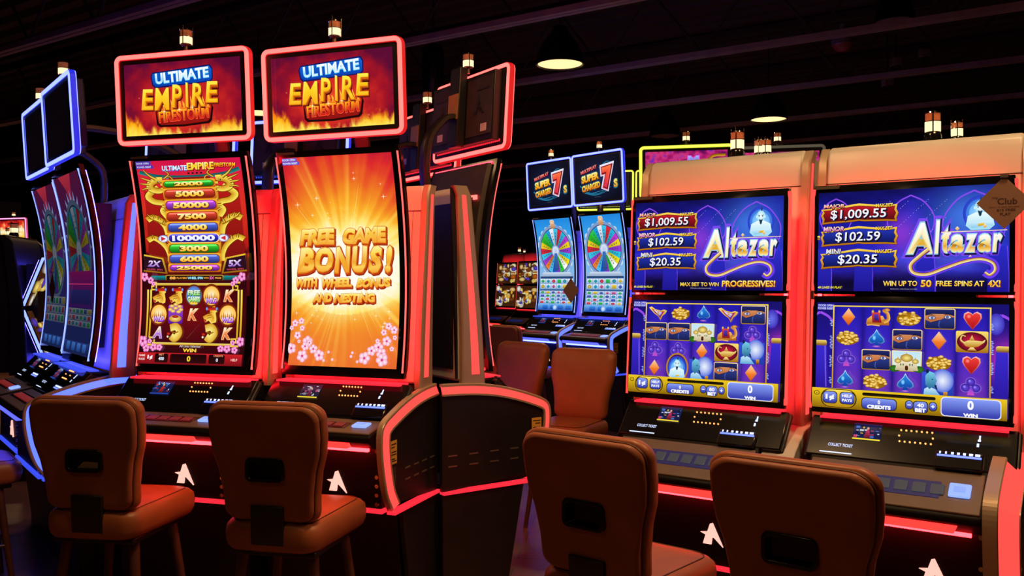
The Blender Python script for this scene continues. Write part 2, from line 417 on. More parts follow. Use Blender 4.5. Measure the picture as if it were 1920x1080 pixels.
def ingot(a, x, y, s):
    for k, (dx, dy) in enumerate(((-3,-2.4),(3,-2.2),(0,-3.6),(-4,0),(4,0),(0,-1),(-2,1),(2.4,1.4))):
        a.ell(x+dx*s, y+dy*s, 1.9*s, 1.1*s, H('fff3a0'), H('d89410'), 12); a.up()
def pic_ladder():
    a = Art(100, 170)
    def bg(X, Y):
        v = Y/170; n = fbm(X/10, Y/14, 2)
        c = ramp(np.clip(v*.9 + (n-.5)*.25, 0, 1), [(0, H('d41448')), (.12, H('e0203a')), (.3, H('d83020')), (.58, H('b01c14')), (.62, H('4a0a10')), (.8, H('5c0810')), (1, H('3a060c'))])
        return c
    a.grid(50, 85, bg)
    # roof beam and title
    a.line([(2,13),(20,19),(50,21),(80,19),(98,13)], 4.4, H('1c8a86'), H('0c5054')); a.up()
    a.poly([(30,21),(70,21),(70,28),(30,28)], H('8a1414')); a.up()
    a.text('ULTIMATE', 37, 9.5, 24, 6, H('dff4ff'), .03, .1, [(.05, H('1450c0'), 0, .6)], 1)
    a.text('EMPIRE', 62, 8.2, 26, 8.5, GOLD, .04, .1, [(.05, H('7a2008'), .4, .8)], 0)
    a.text('FIRESTORM', 85, 8, 20, 5, FIRE, .03, .1, [(.05, H('7a1008'), .3, .6)], 2)
    for x in (49, 53, 57, 61): a.rect(x, x+2, 15.5, 17.5, H('281018'))
    a.up()
    a.rect(0, 15, 0, 5, H('5038a8')); a.rect(0, 17, 5.2, 9, H('4038b0')); a.up()
    a.text('DOOR OPEN', 7, 2.6, 12, 2.2, H('e8e8ff'), .01); a.text('POWER RESET', 8, 7, 14, 2.2, H('e8e8ff'), .01)
    # pillar frames
    for f in (1, -1):
        X = (lambda x: x) if f > 0 else (lambda x: 100 - x)
        a.poly([(X(4),36),(X(24),40),(X(26),128),(X(3),128)], H('b81c18'), H('7c1210')); a.up()
        a.line([(X(25),36),(X(26),80),(X(27),133)], 3.2, H('ffe070'), H('a86a08')); a.up()
        dragon(a, f)
    # prize bars
    rows = [('2000', '18a818', 30, 0), ('5000', 'dc2c18', 43.5, 1), ('50000', 'a032d8', 59, 1), ('7500', 'dc2c18', 74.5, 1), ('4000', '3c52d0', 89.5, 1),
            ('100000', '2a1ec8', 104.5, 2), ('3000', '20b41c', 119, 1), ('6000', '3c52d0', 133.5, 1), ('25000', 'a032d8', 146, 0)]
    for t, c, y, k in rows:
        y = 26 + (y-26)*.905
        c = H(c); d = tuple(x*.55 for x in c); lt = tuple(min(1, x*1.15+.12) for x in c); hh = 5.2 if k else 3.6
        a.rr(24.5, 75.5, y-hh-1.9, y+hh+1.9, 2, H('ffb830'), H('c05a10')); a.up()
        a.rr(25.6, 74.4, y-hh-.6, y+hh+.6, 4, H('fff0a0') if k == 2 else H('7a2a0a')); a.up()
        a.rr(26.2, 73.8, y-hh, y+hh, 4, lt, d); a.up(); a.rr(28, 72, y-hh+.6, y-hh+2.4, 1, tuple(min(1, x+.2) for x in lt)); a.up()
        w = 6.9*len(t)
        st = [(0, H('ffffff')), (1, H('dfe6ff'))] if k == 2 else [(0, H('fffbd0')), (.5, H('ffe060')), (1, H('f8b030'))]
        a.text(t, 50, y, w, 7.2 if k else 5, st, .05, 0, [(.05, H('6a2a08') if k != 2 else H('14108a'), 0, .5)])
    for sx in (1, -1):
        x = 21 if sx > 0 else 79; y = 97.5
        a.ell(x, y, 5, 4.6, H('e8ecff'), H('8c98d8')); a.up(); a.ell(x, y, 4, 3.7, H('c8d0f8'), H('f4f6ff')); a.up()
        a.poly([(x-2.2*sx, y-3), (x-2.2*sx, y+3), (x+2.6*sx, y)], H('d02838')); a.up()
    # multiplier boxes
    for sx, t in ((1, '2X'), (-1, '5X')):
        X = (lambda x: x) if sx > 0 else (lambda x: 100 - x)
        a.poly([(X(1),117),(X(20),122),(X(24),142),(X(0),139)], H('f0c838'), H('9a6008')); a.up()
        a.poly([(X(1),119),(X(18.5),123.5),(X(22),140),(X(0),137)], H('2c0e1c')); a.up()
        a.text(t, X(11), 129, 13, 8, [(0, H('f8e8ff')), (1, H('a070d0'))], .04, .15, [(.05, H('30104a'), .3, .5)], 4*sx)
        a.text('WHEEL SPIN', X(11), 136.5, 16, 2.2, H('c84858'), .02, 0, (), 4*sx)
    # teal rail and banner
    a.rect(8, 92, 144.5, 150, H('1f9a98'), H('0a4a50')); a.up(); a.rr(22, 78, 143.5, 151, 1.5, H('caa030'), H('70480c')); a.up(); a.rr(23, 77, 144.5, 150.2, 1, H('1c0a08')); a.up()
    a.text('88', 29, 147.4, 6, 3.6, H('ffb050'), .04); a.text('PLAYERS', 38, 147.4, 10, 2.6, H('f0a040'), .03); a.text('WHEEL SPIN', 51, 147.4, 15, 3.2, H('a0e8ff'), .04)
    a.text('WITH', 61.5, 147.4, 5, 2.4, H('f0a040'), .03); a.text('5X', 67, 147.4, 4.5, 3.6, H('ff6ac0'), .04); a.text('PRIZE', 73, 147.4, 6, 2.4, H('f0a040'), .03)
    return a, 150.0

def pic_ladder_full():
    """top ladder occupies the upper 58 % of the tall screen, reels the rest"""
    b, hb = pic_ladder(); a = Art(100, 172)
    k = .672
    for P, T, C in zip(b.P, b.T, b.C):
        Q = P.copy(); Q[:,1] *= k; a.P.append(Q); a.T.append(T); a.C.append(C)
    a.n = b.n; a.L = b.L + 1
    def bg(X, Y):
        d = np.hypot((X-50)/60, (Y-128)/38); return ramp(d, [(0, H('7c0c12')), (.6, H('540810')), (1, H('30060c'))])
    a.grid(24, 24, bg, 0, 100, 101, 172)
    a.rect(11, 89, 103.5, 105.5, H('fff080'), H('c08a10')); a.rect(11, 89, 154, 156, H('fff080'), H('c08a10'))
    for x in (4, 7, 91.5, 94.5): a.rect(x, x+1.6, 109, 150, H('ffe860'), H('d8a010'))
    a.up()
    for x0, y0, fx, fy in ((6,103,1,1),(94,103,-1,1),(6,156,1,-1),(94,156,-1,-1)):
        q = [(0,0),(7,0),(7,6),(2.5,6),(2.5,3),(5,3)]
        a.line([(x0+fx*p, y0+fy*r) for p, r in q], 1.7, H('ffe860'), H('e0a818'), None, 1)
    a.up()
    cx = [16.5, 33, 50, 67, 83.5]; cy = [114, 130, 145.5]
    def scroll(x, y):
        a.line([(x-6,y+4),(x-1,y+2),(x+3,y+5),(x+2,y-3),(x+5,y-5)], 5.5, H('ffe060'), H('d88a14')); a.up()
        a.line([(x-3,y-5),(x+5,y-5)], 2.6, H('e03020'), H('8a1010'), None, 1); a.up(); a.ell(x-3.6, y-5, 1, 1.5, H('9ad0ff'), H('2850b0')); a.ell(x+5.8, y-5, 1, 1.5, H('9ad0ff'), H('2850b0')); a.up()
        for q in (-1, 1, 3): a.line([(x-3,y+q),(x+1,y+q-1)], .5, H('8a4a08'), None, None, 1)
        a.ell(x-5, y+5, 1.4, 1.2, H('e85040'), H('901010')); a.up()
    def wild(x, y):
        a.ell(x, y, 9, 10, H('ff9a20'), H('6a1008')); a.up(); a.ell(x, y, 7.6, 8, H('fffde0'), H('ffc040')); a.up()
        for k in range(7):
            q = x - 5.4 + k*1.8; a.poly([(q-1,y+3),(q-.4,y-1.5-1.6*(k%2)),(q+.8,y+3)], H('f0a030'), H('b05a10'))
        a.up(); a.text('WILD', x, y+4, 11, 4.4, [(0, H('f6e0ff')), (1, H('b040e0'))], .05, .1, [(.05, H('5a1080'), .2, .4)])
    def letter(t, x, y, c, o): a.text(t, x, y, 9, 9.5, [(0, H('fff4d0')), (.5, c), (1, c)], .03, .25, [(.055, o, .4, .5), (.03, H('ffe0a0'), 0, 0)])
    def peanut(x, y):
        a.line([(x-4,y-4),(x+2,y-5),(x+5,y),(x+1,y+5),(x-3,y+3)], 6, H('fff080'), H('d89a18')); a.up(); a.line([(x-3,y-1),(x+1,y),(x+4,y-1)], 1, H('a06008')); a.ell(x-5.5, y+1, 1.4, 1, H('d02818')); a.up(); a.ell(x-6, y+3.4, .9, .9, H('fff8d0')); a.up()
    def bowl(x, y):
        a.rr(x-7, x+7, y-8, y+8, 1.5, H('b050e0'), H('5a1898')); a.up(); ingot(a, x, y-4, 1.25); a.ell(x, y+3.6, 6, 3, H('ffe88a'), H('c8840e')); a.up(); a.ell(x, y+2, 3, 1.2, H('e04020'), H('801008')); a.up()
    def free(x, y):
        a.ell(x, y, 9, 9.6, H('ffa030'), H('58100c')); a.up(); a.ell(x, y, 7.4, 8, H('9ad8ff'), H('4a70c8')); a.up(); a.poly([(x-6,y+3),(x+6,y+3),(x+3,y+7.5),(x-3,y+7.5)], H('ffd040')); a.up()
        for i, t in enumerate(('FREE', 'GAMES')): a.text(t, x, y-2.4+5.4*i, 12, 4.4, [(0, H('fffef0')), (1, H('90e070'))], .05, 0, [(.06, H('1a5a30'), .2, .3)])
    scroll(cx[0], cy[0]); scroll(cx[1], cy[0]); free(cx[2], cy[0]); wild(cx[3], cy[0]); letter('K', cx[4], cy[0], H('f0783c'), H('7a1810'))
    wild(cx[0], cy[1]); bowl(cx[1], cy[1]); letter('K', cx[2], cy[1], H('f0783c'), H('7a1810')); scroll(cx[3], cy[1]); wild(cx[4], cy[1])
    letter('A', cx[0], cy[2], H('b070e8'), H('401060')); peanut(cx[1], cy[2]); letter('Q', cx[2], cy[2], H('f8b040'), H('7a3008')); peanut(cx[3], cy[2]); letter('K', cx[4], cy[2], H('f0783c'), H('7a1810'))
    for x, y, r in ((3,153,4.6),(7,159,3.4),(14,158,3.4),(20,158,3),(10,153,2.2),(97,152,4),(92,159,3),(85,158,3.4),(79,158,3),(90,153,2.2),(3,98,3.8),(9,101,3),(97,98,3.8),(91,101,3),(12,104,2),(88,104,2)):
        a.flower(x, y, r, H('e860b8'), H('ffc8ec'), H('8c1060'), x*7)
    a.text('All Lines Selected', 50, 156.6, 20, 2, H('d8d0d0'), .01); a.text('WIN', 50, 160, 13, 3, H('ffd83c'), .04, 0, [(.05, H('501008'), 0, .3)])
    a.rect(0, 100, 162.5, 172, H('d02028'), H('801018')); a.up()
    for x0, x1 in ((17,30),(32,67),(69,84)): a.rr(x0, x1, 163.2, 170.6, 1.4, H('1c0408'), H('300a0c'))
    a.up(); a.text('0', 50, 167, 3.4, 4.6, H('ffd83c'), .04); a.text('BET', 23.5, 164, 5, 1.6, H('ff9a70'), .02); a.text('400', 23.5, 167.4, 5.4, 2.8, H('e8f0ff'), .03); a.text('CREDITS', 78, 164, 9, 1.6, H('ff9a70'), .02); a.text('0', 77, 167.4, 2, 2.8, H('e8f0ff'), .03)
    a.text('GAME', 4.5, 165, 6, 1.7, H('ffe0d8'), .02); a.text('RULES', 4.5, 168, 6, 1.7, H('ffe0d8'), .02); a.text('1¢', 12.5, 166.6, 5, 4, H('ffffff'), .05); a.text('HELP', 93, 167, 6, 2, H('ffd0c8'), .02)
    return a

def pic_bonus():
    a = Art(100, 172)
    def bg(X, Y):
        u = (X-50)/50; v = (Y-92)/86; r = np.hypot(u*.30, v*.92) + .16*np.abs(u)**2*np.clip((np.abs(v)-.25)*2.5, 0, 1); th = np.arctan2(v*1.7, u)
        n = vnoise(th*11+50, th*0, 4)*.55 + vnoise(th*29+90, th*0, 6)*.45
        n2 = fbm(X/12, Y/12, 8)
        t = r*(1.0 - .30*(n-.45)) + (n2-.5)*.12
        c = ramp(t, [(0, H('ffffff')), (.30, H('fffbe0')), (.40, H('ffe878')), (.53, H('fcb22c')), (.70, H('f28424')), (.88, H('e85426')), (1.05, H('dc2a2c')), (1.3, H('b01038'))])
        c = mixc(c, np.array(H('f08030')), np.clip((v-.25)*1.6, 0, .75)*(r > .4))
        ray = np.clip((n-.60)*5, 0, 1)*np.clip((r-.25)*3, 0, 1)*np.clip(1.25-r, 0, 1); return mixc(c, np.array(H('ffd860')), ray*.75)
    a.grid(120, 200, bg)
    for k in range(34):
        th = R(k*10.6 + 4*math.sin(k*7)); l0 = 22 + 8*math.sin(k*3.1); l1 = l0 + 30 + 22*math.sin(k*5.7); y0 = 92
        P = lambda l, q: (50 + l*math.cos(th+q)*1.0, y0 + l*math.sin(th+q)*1.25)
        p = [P(l0, -.012), P(l1, 0), P(l0, .012)]
        if all(0 <= x <= 100 and 0 <= y <= 172 for x, y in p): a.poly(p, H('ffe27a'))
    a.up()
    a.rect(0, 14, .5, 3, H('5850d0')); a.rect(0, 16, 3.2, 5.8, H('5850d0')); a.up(); a.text('DOOR OPEN', 6.5, 1.8, 12, 1.5, H('ffffff'), .01); a.text('POWER RESET', 7.5, 4.5, 14, 1.5, H('ffffff'), .01)
    st = [(0, H('fff49a')), (.3, H('ffd24a')), (.55, H('f0a028')), (.8, H('ffd860')), (1, H('f4a030'))]
    def w(t, x, y, ww, hh, b=.06):
        a.text(t, x, y, ww, hh, st, b, .22, [(.05, H('8e1c0c'), 1.1, 1.7), (.045, H('c03c14'), .6, 1.0), (.03, H('e07818'), 0, 0)], -1.5, lambda X, Y: (X*(1+.04*Y), Y + .05*np.sin(X*9)))
    w('FREE', 26, 65, 34, 13); w('GAME', 70, 64.5, 40, 13)
    for ch, x, ww in (('B', 14, 16), ('O', 31.5, 17), ('N', 49, 16), ('U', 65, 15), ('S', 79, 13), ('!', 91, 7)): w(ch, x, 84, ww, 21, .05)
    w('WITH', 15, 103, 21, 7.5); w('WHEEL', 43, 103, 28, 7.5); w('BONUS', 77, 103, 31, 7.5); w('AND', 30, 115.5, 18, 7.5); w('NESTING', 60, 115.5, 38, 7.5)
    rnd = random.Random(3)
    for x, y, r in ((5,137,3),(11,135,2.6),(12,141,2.4),(2,141,2),(8,147,3.2),(18,152,4.6),(16,156,3.6),(24,158,3.8),(3,158,4.4),(14,164,5),(30,163,4.6),(20,153,2.6),(10,152,1.6),
                    (92,138,3),(97,141,3.2),(88,143,2.6),(91,150,4),(98,147,2),(84,155,4.2),(78,158,4),(87,160,4.4),(72,164,5),(88,165,5.2),(96,156,2),(83,150,2)):
        a.flower(x, y, r, H('f4a6c8'), H('fff4fa'), H('d83c84'), x*11)
    for x, y in ((39,160),(43,166),(35,167),(61,160),(66,167),(60,163)): a.ell(x, y, 1.3, 1.3, H('ffe0ee'), H('f8b8cc'), 8)
    a.up()
    for k in range(30): a.star(rnd.uniform(4,96), rnd.choice((rnd.uniform(12,56), rnd.uniform(118,140))), rnd.uniform(.6,2.4), H('fff6d8'))
    return a

def arch(a, x0, x1, ytop, ybot, c, w=1.0):
    m = (x0+x1)/2; q = (x1-x0)/2
    for s in (1, -1): a.line([(m, ytop), (m+s*q*.55, ytop+q*.32), (m+s*q*.98, ytop+q*.95), (m+s*q, ytop+q*1.5), (m+s*q*.82, ytop+q*2.0)], w, c, None, w*.7)
    a.up()
def bust(a, x, y, s):
    """pale glowing bust with folded arms, top knot and dark beard"""
    for k in range(3): a.ell(x, y+6*s, (17-3*k)*s, (20-4*k)*s, (H('3c7ae0'), H('6ab4f8'), H('a8dcff'))[k], (H('2a3cc8'), H('3c7ae0'), H('6ab4f8'))[k], 28); a.up()
    a.poly([(x-4*s,y+5*s),(x+4*s,y+5*s),(x+12*s,y+9*s),(x+14*s,y+20*s),(x+9*s,y+25*s),(x-9*s,y+25*s),(x-14*s,y+20*s),(x-12*s,y+9*s)], H('f2feff'), H('9cdcf4')); a.up()
    a.poly([(x-13*s,y+17*s),(x+11*s,y+15*s),(x+13*s,y+20*s),(x-8*s,y+23*s)], H('dcf6ff'), H('84c8ec')); a.up(); a.poly([(x-2*s,y+18*s),(x+4*s,y+17*s),(x+4*s,y+20*s),(x-2*s,y+21*s)], H('ffe060'), H('c89010')); a.up()
    a.ell(x, y-1*s, 5.2*s, 7.4*s, H('f6ffff'), H('a6e4f4')); a.up()
    a.poly([(x-2.4*s,y+3*s),(x+2.4*s,y+3*s),(x+1*s,y+9*s),(x,y+10*s),(x-1*s,y+9*s)], H('103a58')); a.ell(x, y+3.2*s, 1.6*s, .7*s, H('ffffff')); a.up()
    for q in (-1, 1): a.line([(x+q*3.4*s,y-2.4*s),(x+q*1*s,y-1.6*s)], .9*s, H('1c4a68'), None, None, 1); a.ell(x+q*2*s, y-.6*s, .7*s, .5*s, H('205a80')); a.ell(x+q*5.3*s, y, .9*s, 1.8*s, H('c8f0fa'))
    a.up(); a.ell(x+1*s, y-10*s, 1.2*s, 2.6*s, H('183868'), H('284880')); a.up()

def pic_altazar(line):
    a = Art(200, 121)
    def bg(X, Y):
        u = X/200; v = Y/121; n = fbm(X/34, Y/16, 5)
        c = ramp(np.clip(.62*v + .5*(n-.5) + .12, 0, 1), [(0, H('0c0c58')), (.25, H('141690')), (.45, H('2222c0')), (.65, H('24168c')), (.85, H('120a44')), (1, H('080528'))])
        g = np.exp(-(((u-.46)/.10)**2 + ((v-.44)/.2)**2)); c = mixc(c, np.array(H('a838d8')), g*.75)
        g = np.exp(-(((u-.80)/.20)**2 + ((v-.3)/.3)**2)); c = mixc(c, np.array(H('4a8cf4')), g*.8)
        g = np.exp(-(((u-.66)/.26)**2 + ((v-.70)/.13)**2))*fbm(X/20, Y/9, 9)*1.3; c = mixc(c, np.array(H('5a6cf8')), g*.8)
        return mixc(c, np.array(H('08052a')), np.clip((v-.80)/.12, 0, 1)*.8)
    a.grid(100, 60, bg)
    for x0, x1 in ((2,38),(78,126),(136,196)): arch(a, x0, x1, 8 if x0 < 100 else 6, 60, H('8c4af0'), 1.6)
    for x in (52, 118, 190, 6):
        a.poly([(x-9,70),(x+9,70),(x+11,121),(x-11,121)], H('2c2cc8'), H('1c1490')); a.line([(x+8,70),(x+10,100),(x+10,121)], 1, H('7a4af8'), None, None, 1)
    a.up()
    for k in range(50):
        a.ell(80+(k*37)%60, 14+(k*23)%40, .35, .35, H('c0c8ff'), None, 5)
    a.up()
    bust(a, 172, 26, 1.0)
    # jackpot plates
    for i, (nm, val, c0, c1, nc) in enumerate((('MAJOR', '$1,009.55', 'c01a2a', '5a0812', 'f05a3c'), ('MINOR', '$102.59', '2438c0', '0c1458', 'e070c8'), ('MINI', '$20.35', '2438c0', '0c1458', 'b8d8f0'))):
        y = 28 + 27.5*i
        o = [(3,y-7.5),(13,y-8),(40,y-12.5),(46,y-13.2),(52,y-12.5),(78,y-9),(88,y-11),(87,y-5),(89,y),(87,y+6),(88,y+10),(78,y+9),(52,y+8.6),(46,y+7.6),(40,y+8.6),(13,y+10),(4,y+11),(5,y+6),(3,y),(5,y-4)]
        a.poly([(p+.4, q+.6) for p, q in o], H('501c04')); a.up(); a.poly(o, H('ffd850'), H('b87010')); a.up()
        a.poly([(46+(p-46)*.945, y+(q-y)*.80) for p, q in o], H('3c1402')); a.up(); a.poly([(46+(p-46)*.93, y+(q-y)*.76) for p, q in o], H(c0), H(c1)); a.up()
        a.text(nm, 18, y-10.5, 24 if i < 2 else 17, 6, [(0, H('ffe8d0')), (1, H(nc))], .03, .1, [(.07, H('3a0a20'), .3, .5)])
        a.text('MAX BET', 74, y-9.8, 18, 4, GOLD, .03, 0, [(.05, H('2a0a04'), .3, .4)])
        a.text(val, 45, y, 62 if i == 0 else (50 if i == 1 else 44), 12.5, [(0, H('ffffff')), (1, H('e4ecff'))], .012, .05, [(.05, H('140a20'), .8, 1)])
    # title
    st = [(0, H('ffffff')), (.3, H('fdf3d8')), (.5, H('ffe25a')), (.58, H('9a5a10')), (.7, H('e8a020')), (1, H('fff0b0'))]
    for ch, x, y, ww, hh in (('A',112,59,26,36),('l',130,58,5,38),('t',139,62,9,29),('a',150,66,13,20),('z',163.5,66,11,20),('a',177,66,13,20),('r',189,66,9,20)):
        a.text(ch, x, y, ww, hh, st, .035, .12, [(.11, H('7a48f0'), 0, 0), (.06, H('1c1450'), .8, 1.0), (.03, H('9ad0e8'), -.2, -.2)])
    a.line([(134,53),(150,52.5),(198,52)], 1.6, H('ffffff'), H('e0a030'), .8, 2); a.up()
    for x, y in ((150,49),(177,47),(163,82)): a.poly([(x,y-2.6),(x+2.2,y),(x,y+2.6),(x-2.2,y)], H('fff4d0'), H('d8962a')); a.up()
    sw = [(121,72),(112,80),(103,90),(106,99),(120,101),(138,94),(156,87),(172,84),(184,88),(187,96),(182,102),(177,99)]
    for w_, c, c2 in ((8.5, H('6a3cf0'), H('6a3cf0')), (6.4, H('2a1406'), H('2a1406')), (5, H('fff6b0'), H('c8820e'))): a.line(sw, w_*.75, c, c2, w_*.45 if w_ < 8 else w_); a.up()
    # bottom lines
    if line == 0:
        a.text('MAX BET TO WIN', 94, 113, 52, 5, GOLD, .02, 0, [(.05, H('1a0830'), .3, .4)]); a.text('PROGRESSIVES!', 158, 112, 68, 8, GOLD, .03, .05, [(.06, H('6a1830'), .4, .6)])
    else:
        for t, x, w_, h_ in (('WIN UP TO',92,36,6),('50',119,11,8),('FREE',137,16,6),('SPINS AT',162,29,6),('4X!',186,12,7.5)): a.text(t, x, 111.6, w_, h_, GOLD, .03, .03, [(.06, H('5a1840') if t in ('50','4X!') else H('1a0830'), .3, .5)])
    a.text('40 LINES IN PLAY', 15, 116.5, 28, 2.8, H('f0e020'), .03, .15); a.text('Malfunction voids all pays and plays', 96, 118.2, 28, 1.3, H('d0d0e8'), .0)
    a.rect(0, 3, 53, 55, H('ffd850')); a.rect(0, 3, 56, 58, H('b87818')); a.up()
    return a

def pic_reels(rows, bet):
    a = Art(200, 125)
    def bg(X, Y):
        u = X/200; v = Y/125; c = ramp(v, [(0, H('16106c')), (.5, H('24149c')), (1, H('2a1488'))]); 
        g = np.exp(-(((u-1)/.09)**2 + ((v-.5)/.18)**2)); c = mixc(c, np.array(H('e838b8')), g); return c
    a.grid(40, 25, bg)
    arch(a, -14, 22, 12, 60, H('9a4af0'), 3); arch(a, 178, 208, 12, 60, H('9a4af0'), 3)
    a.ell(188, 22, 8, 12, H('6a70e8'), H('3a2ab8')); a.up()
    for x in (5, 195):
        a.poly([(x-7,52),(x+7,52),(x+9,102),(x-9,102)], H('3a2ad0'), H('2a18a0')); a.line([(x+5,52),(x+7,102)], 1.4, H('8a6af8'), None, None, 1); a.rr(x-7, x+7, 46, 53, 2, H('ffe070'), H('704408'))
    a.up()
    a.rect(1, 20, 2, 9, H('3c3cb8')); a.up(); a.text('DOOR OPEN', 10, 3.8, 17, 2.6, H('d8dcff'), .02); a.text('POWER RESET', 10, 7.4, 18, 2.6, H('d8dcff'), .02)
    for i, n in enumerate((4,8,7,4)):
        for k in range(n):
            for x in (16.5, 184): a.ell(x+.8*(k % 2), 18+23*i+k*2.0+(8-n), 1.5, .8, H('c8d4ff'), H('6a78d8'), 6)
    a.up()
    x0, x1, y0, y1 = 20, 182, 5, 103; cw = (x1-x0)/5; rh = (y1-y0)/4
    a.rect(x0-1.4, x1+1.4, y0-1.4, y1, H('ffe050'), H('c89010')); a.up()
    for k in range(5):
        def rb(X, Y, k=k):
            u = (X-(x0+k*cw))/cw; c = ramp(Y/100, [(0, H('1c18a8')), (.4, H('3824c0')), (.75, H('5a2cc0')), (1, H('6a30b0'))]); e = np.minimum(u, 1-u)
            return mixc(np.array(H('1a1080')), c, np.clip(.2+e*5, 0, 1))
        a.grid(8, 10, rb, x0+k*cw, x0+(k+1)*cw, y0, y1)
    X = lambda k: x0 + (k+.5)*cw
    Y = lambda r: y0 + (r+.5)*rh
    def diamond(x, y):
        a.poly([(x,y-10.5),(x+7.5,y),(x,y+10.5),(x-7.5,y)], H('ffd0a0'), H('a03c08')); a.up(); a.poly([(x,y-9),(x+6.3,y),(x,y+9),(x-6.3,y)], H('ffa850'), H('e85a10')); a.up(); a.poly([(x,y-9),(x+6.3,y),(x,y+1),(x-6.3,y)], H('ffc890'), H('f88830')); a.up()
    def spade(x, y):
        for g, c, d in ((1.12, H('b8e8ff'), H('2a5a9a')), (.95, H('2a90e8'), H('0c3ca0'))):
            a.poly([(x,y-10*g),(x+2*g,y-6*g),(x+7*g,y-.5*g),(x+8*g,y+3*g),(x+5*g,y+5.5*g),(x+1.4*g,y+4*g),(x+4*g,y+9*g),(x-4*g,y+9*g),(x-1.4*g,y+4*g),(x-5*g,y+5.5*g),(x-8*g,y+3*g),(x-7*g,y-.5*g),(x-2*g,y-6*g)], c, d); a.up()
        a.ell(x-2.5, y-1, 2, 3, H('a0e4ff'), H('2a90e8'), 12); a.ell(x, y+9, 4.5, 1.2, H('d080e8'), H('6a3ab0'), 12); a.up()
    def club(x, y):
        for g, c, d in ((1.15, H('d8b8ff'), H('7a4ac8')), (.95, H('6a4ae0'), H('341c98'))):
            for dx, dy in ((0,-5.5),(-5,1),(5,1)): a.ell(x+dx, y+dy, 4.6*g, 4.6*g, c, d, 18)
            a.poly([(x-1.2,y),(x+1.2,y),(x+3.6,y+9),(x-3.6,y+9)], c, H('d050c0')); a.up()
        for dx, dy in ((0,-6.5),(-5,0),(5,0)): a.ell(x+dx-1, y+dy, 1.6, 1.6, H('b0a0ff'), H('6a4ae0'), 8)
        a.up()
    def heart(x, y):
        for g, c, d in ((1.12, H('ffc0b8'), H('a01818')), (.95, H('f04038'), H('b01018'))):
            a.poly([(x,y+10*g),(x-5.5*g,y+3*g),(x-8*g,y-2*g),(x-7.4*g,y-6*g),(x-4*g,y-8*g),(x-1.2*g,y-6.6*g),(x,y-5*g),(x+1.2*g,y-6.6*g),(x+4*g,y-8*g),(x+7.4*g,y-6*g),(x+8*g,y-2*g),(x+5.5*g,y+3*g)], c, d); a.up()
        a.ell(x-3.6, y-3.6, 2.2, 2.4, H('ff9a90'), H('f04038'), 12); a.up()
    def coins(x, y):
        r = random.Random(int(x*7+y)); a.ell(x, y+1, 12.5, 8, H('c88a10'), H('8a5a08')); a.up()
        for k in range(34):
            t = r.uniform(0, 2*PI); q = math.sqrt(r.random()); px, py = x + 11.5*q*math.cos(t), y + 7.6*q*math.sin(t)
            a.ell(px, py+.5, 2.3, 1.5, H('7a4a06'), None, 9); a.up(); a.ell(px, py, 2.3, 1.5, H('fff2a0'), H('e0a418'), 9); a.up()
    def veil(x, y):
        w, h = cw/2-.6, rh/2-.4
        a.rr(x-w, x+w, y-h, y+h, 2, H('ffe0a0'), H('a87818')); a.up(); a.rr(x-w+1, x+w-1, y-h+1, y+h-1, 1.6, H('141440'), H('0c0c30')); a.up()
        a.poly([(x-w+1,y-4),(x-8,y-6),(x,y-6.2),(x+9,y-6),(x+w-1,y-4),(x+w-1,y+2),(x+8,y+4),(x,y+1),(x-9,y+4),(x-w+1,y+2)], H('d8905a'), H('b8643a')); a.up()
        a.poly([(x-w+1,y-h+1.2),(x+w-1,y-h+1.2),(x+w-1,y-3.4),(x+8,y-5.6),(x-8,y-5.6),(x-w+1,y-3.4)], H('20286a'), H('141848')); a.up()
        a.poly([(x-w+1,y+1),(x-8,y+4.4),(x-1,y+2),(x+4,y-1),(x+12,y-2.2),(x+w-1,y-2),(x+w-1.4,y+h-1.2),(x-w+1.4,y+h-1.2)], H('2a3a88'), H('161c50')); a.up()
        a.line([(x,y+2),(x-1,y+8),(x+1,y+h-2)], 1, H('4a60b8'), None, .3, 2)
        for q in (-1, 1):
            ex, ey = x+q*8, y-1.2 - (1 if q > 0 else 0)
            a.poly([(ex-5,ey-2.6),(ex,ey-4),(ex+5,ey-2.6),(ex,ey-3)], H('1a0c10')); a.ell(ex, ey, 4, 2.2, H('20101c'), H('603038'), 14); a.up(); a.ell(ex, ey, 3.2, 1.6, H('f8f8ff'), H('c8d0f0'), 12); a.up(); a.ell(ex-.3*q, ey, 1.5, 1.5, H('7a8ae0'), H('181c50'), 10); a.up()
    def lamp(x, y):
        w, h = cw/2-.6, rh/2-.4
        a.rr(x-w, x+w, y-h, y+h, 1.5, H('ffe070'), H('a87010')); a.up(); a.ell(x, y, w-1, h-1, H('e01c4a'), H('4a0818'), 32); a.up()
        g, d = H('fff09a'), H('b87410')
        a.poly([(x-9,y+1),(x-4,y-1.5),(x+4,y-1.5),(x+10,y-1),(x+13,y-3),(x+12,y),(x+6,y+5),(x,y+6.5),(x-6,y+5)], g, d); a.up(); a.line([(x-7,y+2),(x-11,y-2),(x-9.5,y-7),(x-6,y-6)], 2, g, d, 1); a.up()
        a.poly([(x-3,y-1.5),(x-1,y-5),(x,y-7.5),(x+1,y-5),(x+3,y-1.5)], g, d); a.poly([(x-1.4,y+6),(x+1.4,y+6),(x+4.6,y+9.6),(x-4.6,y+9.6)], g, d); a.up()
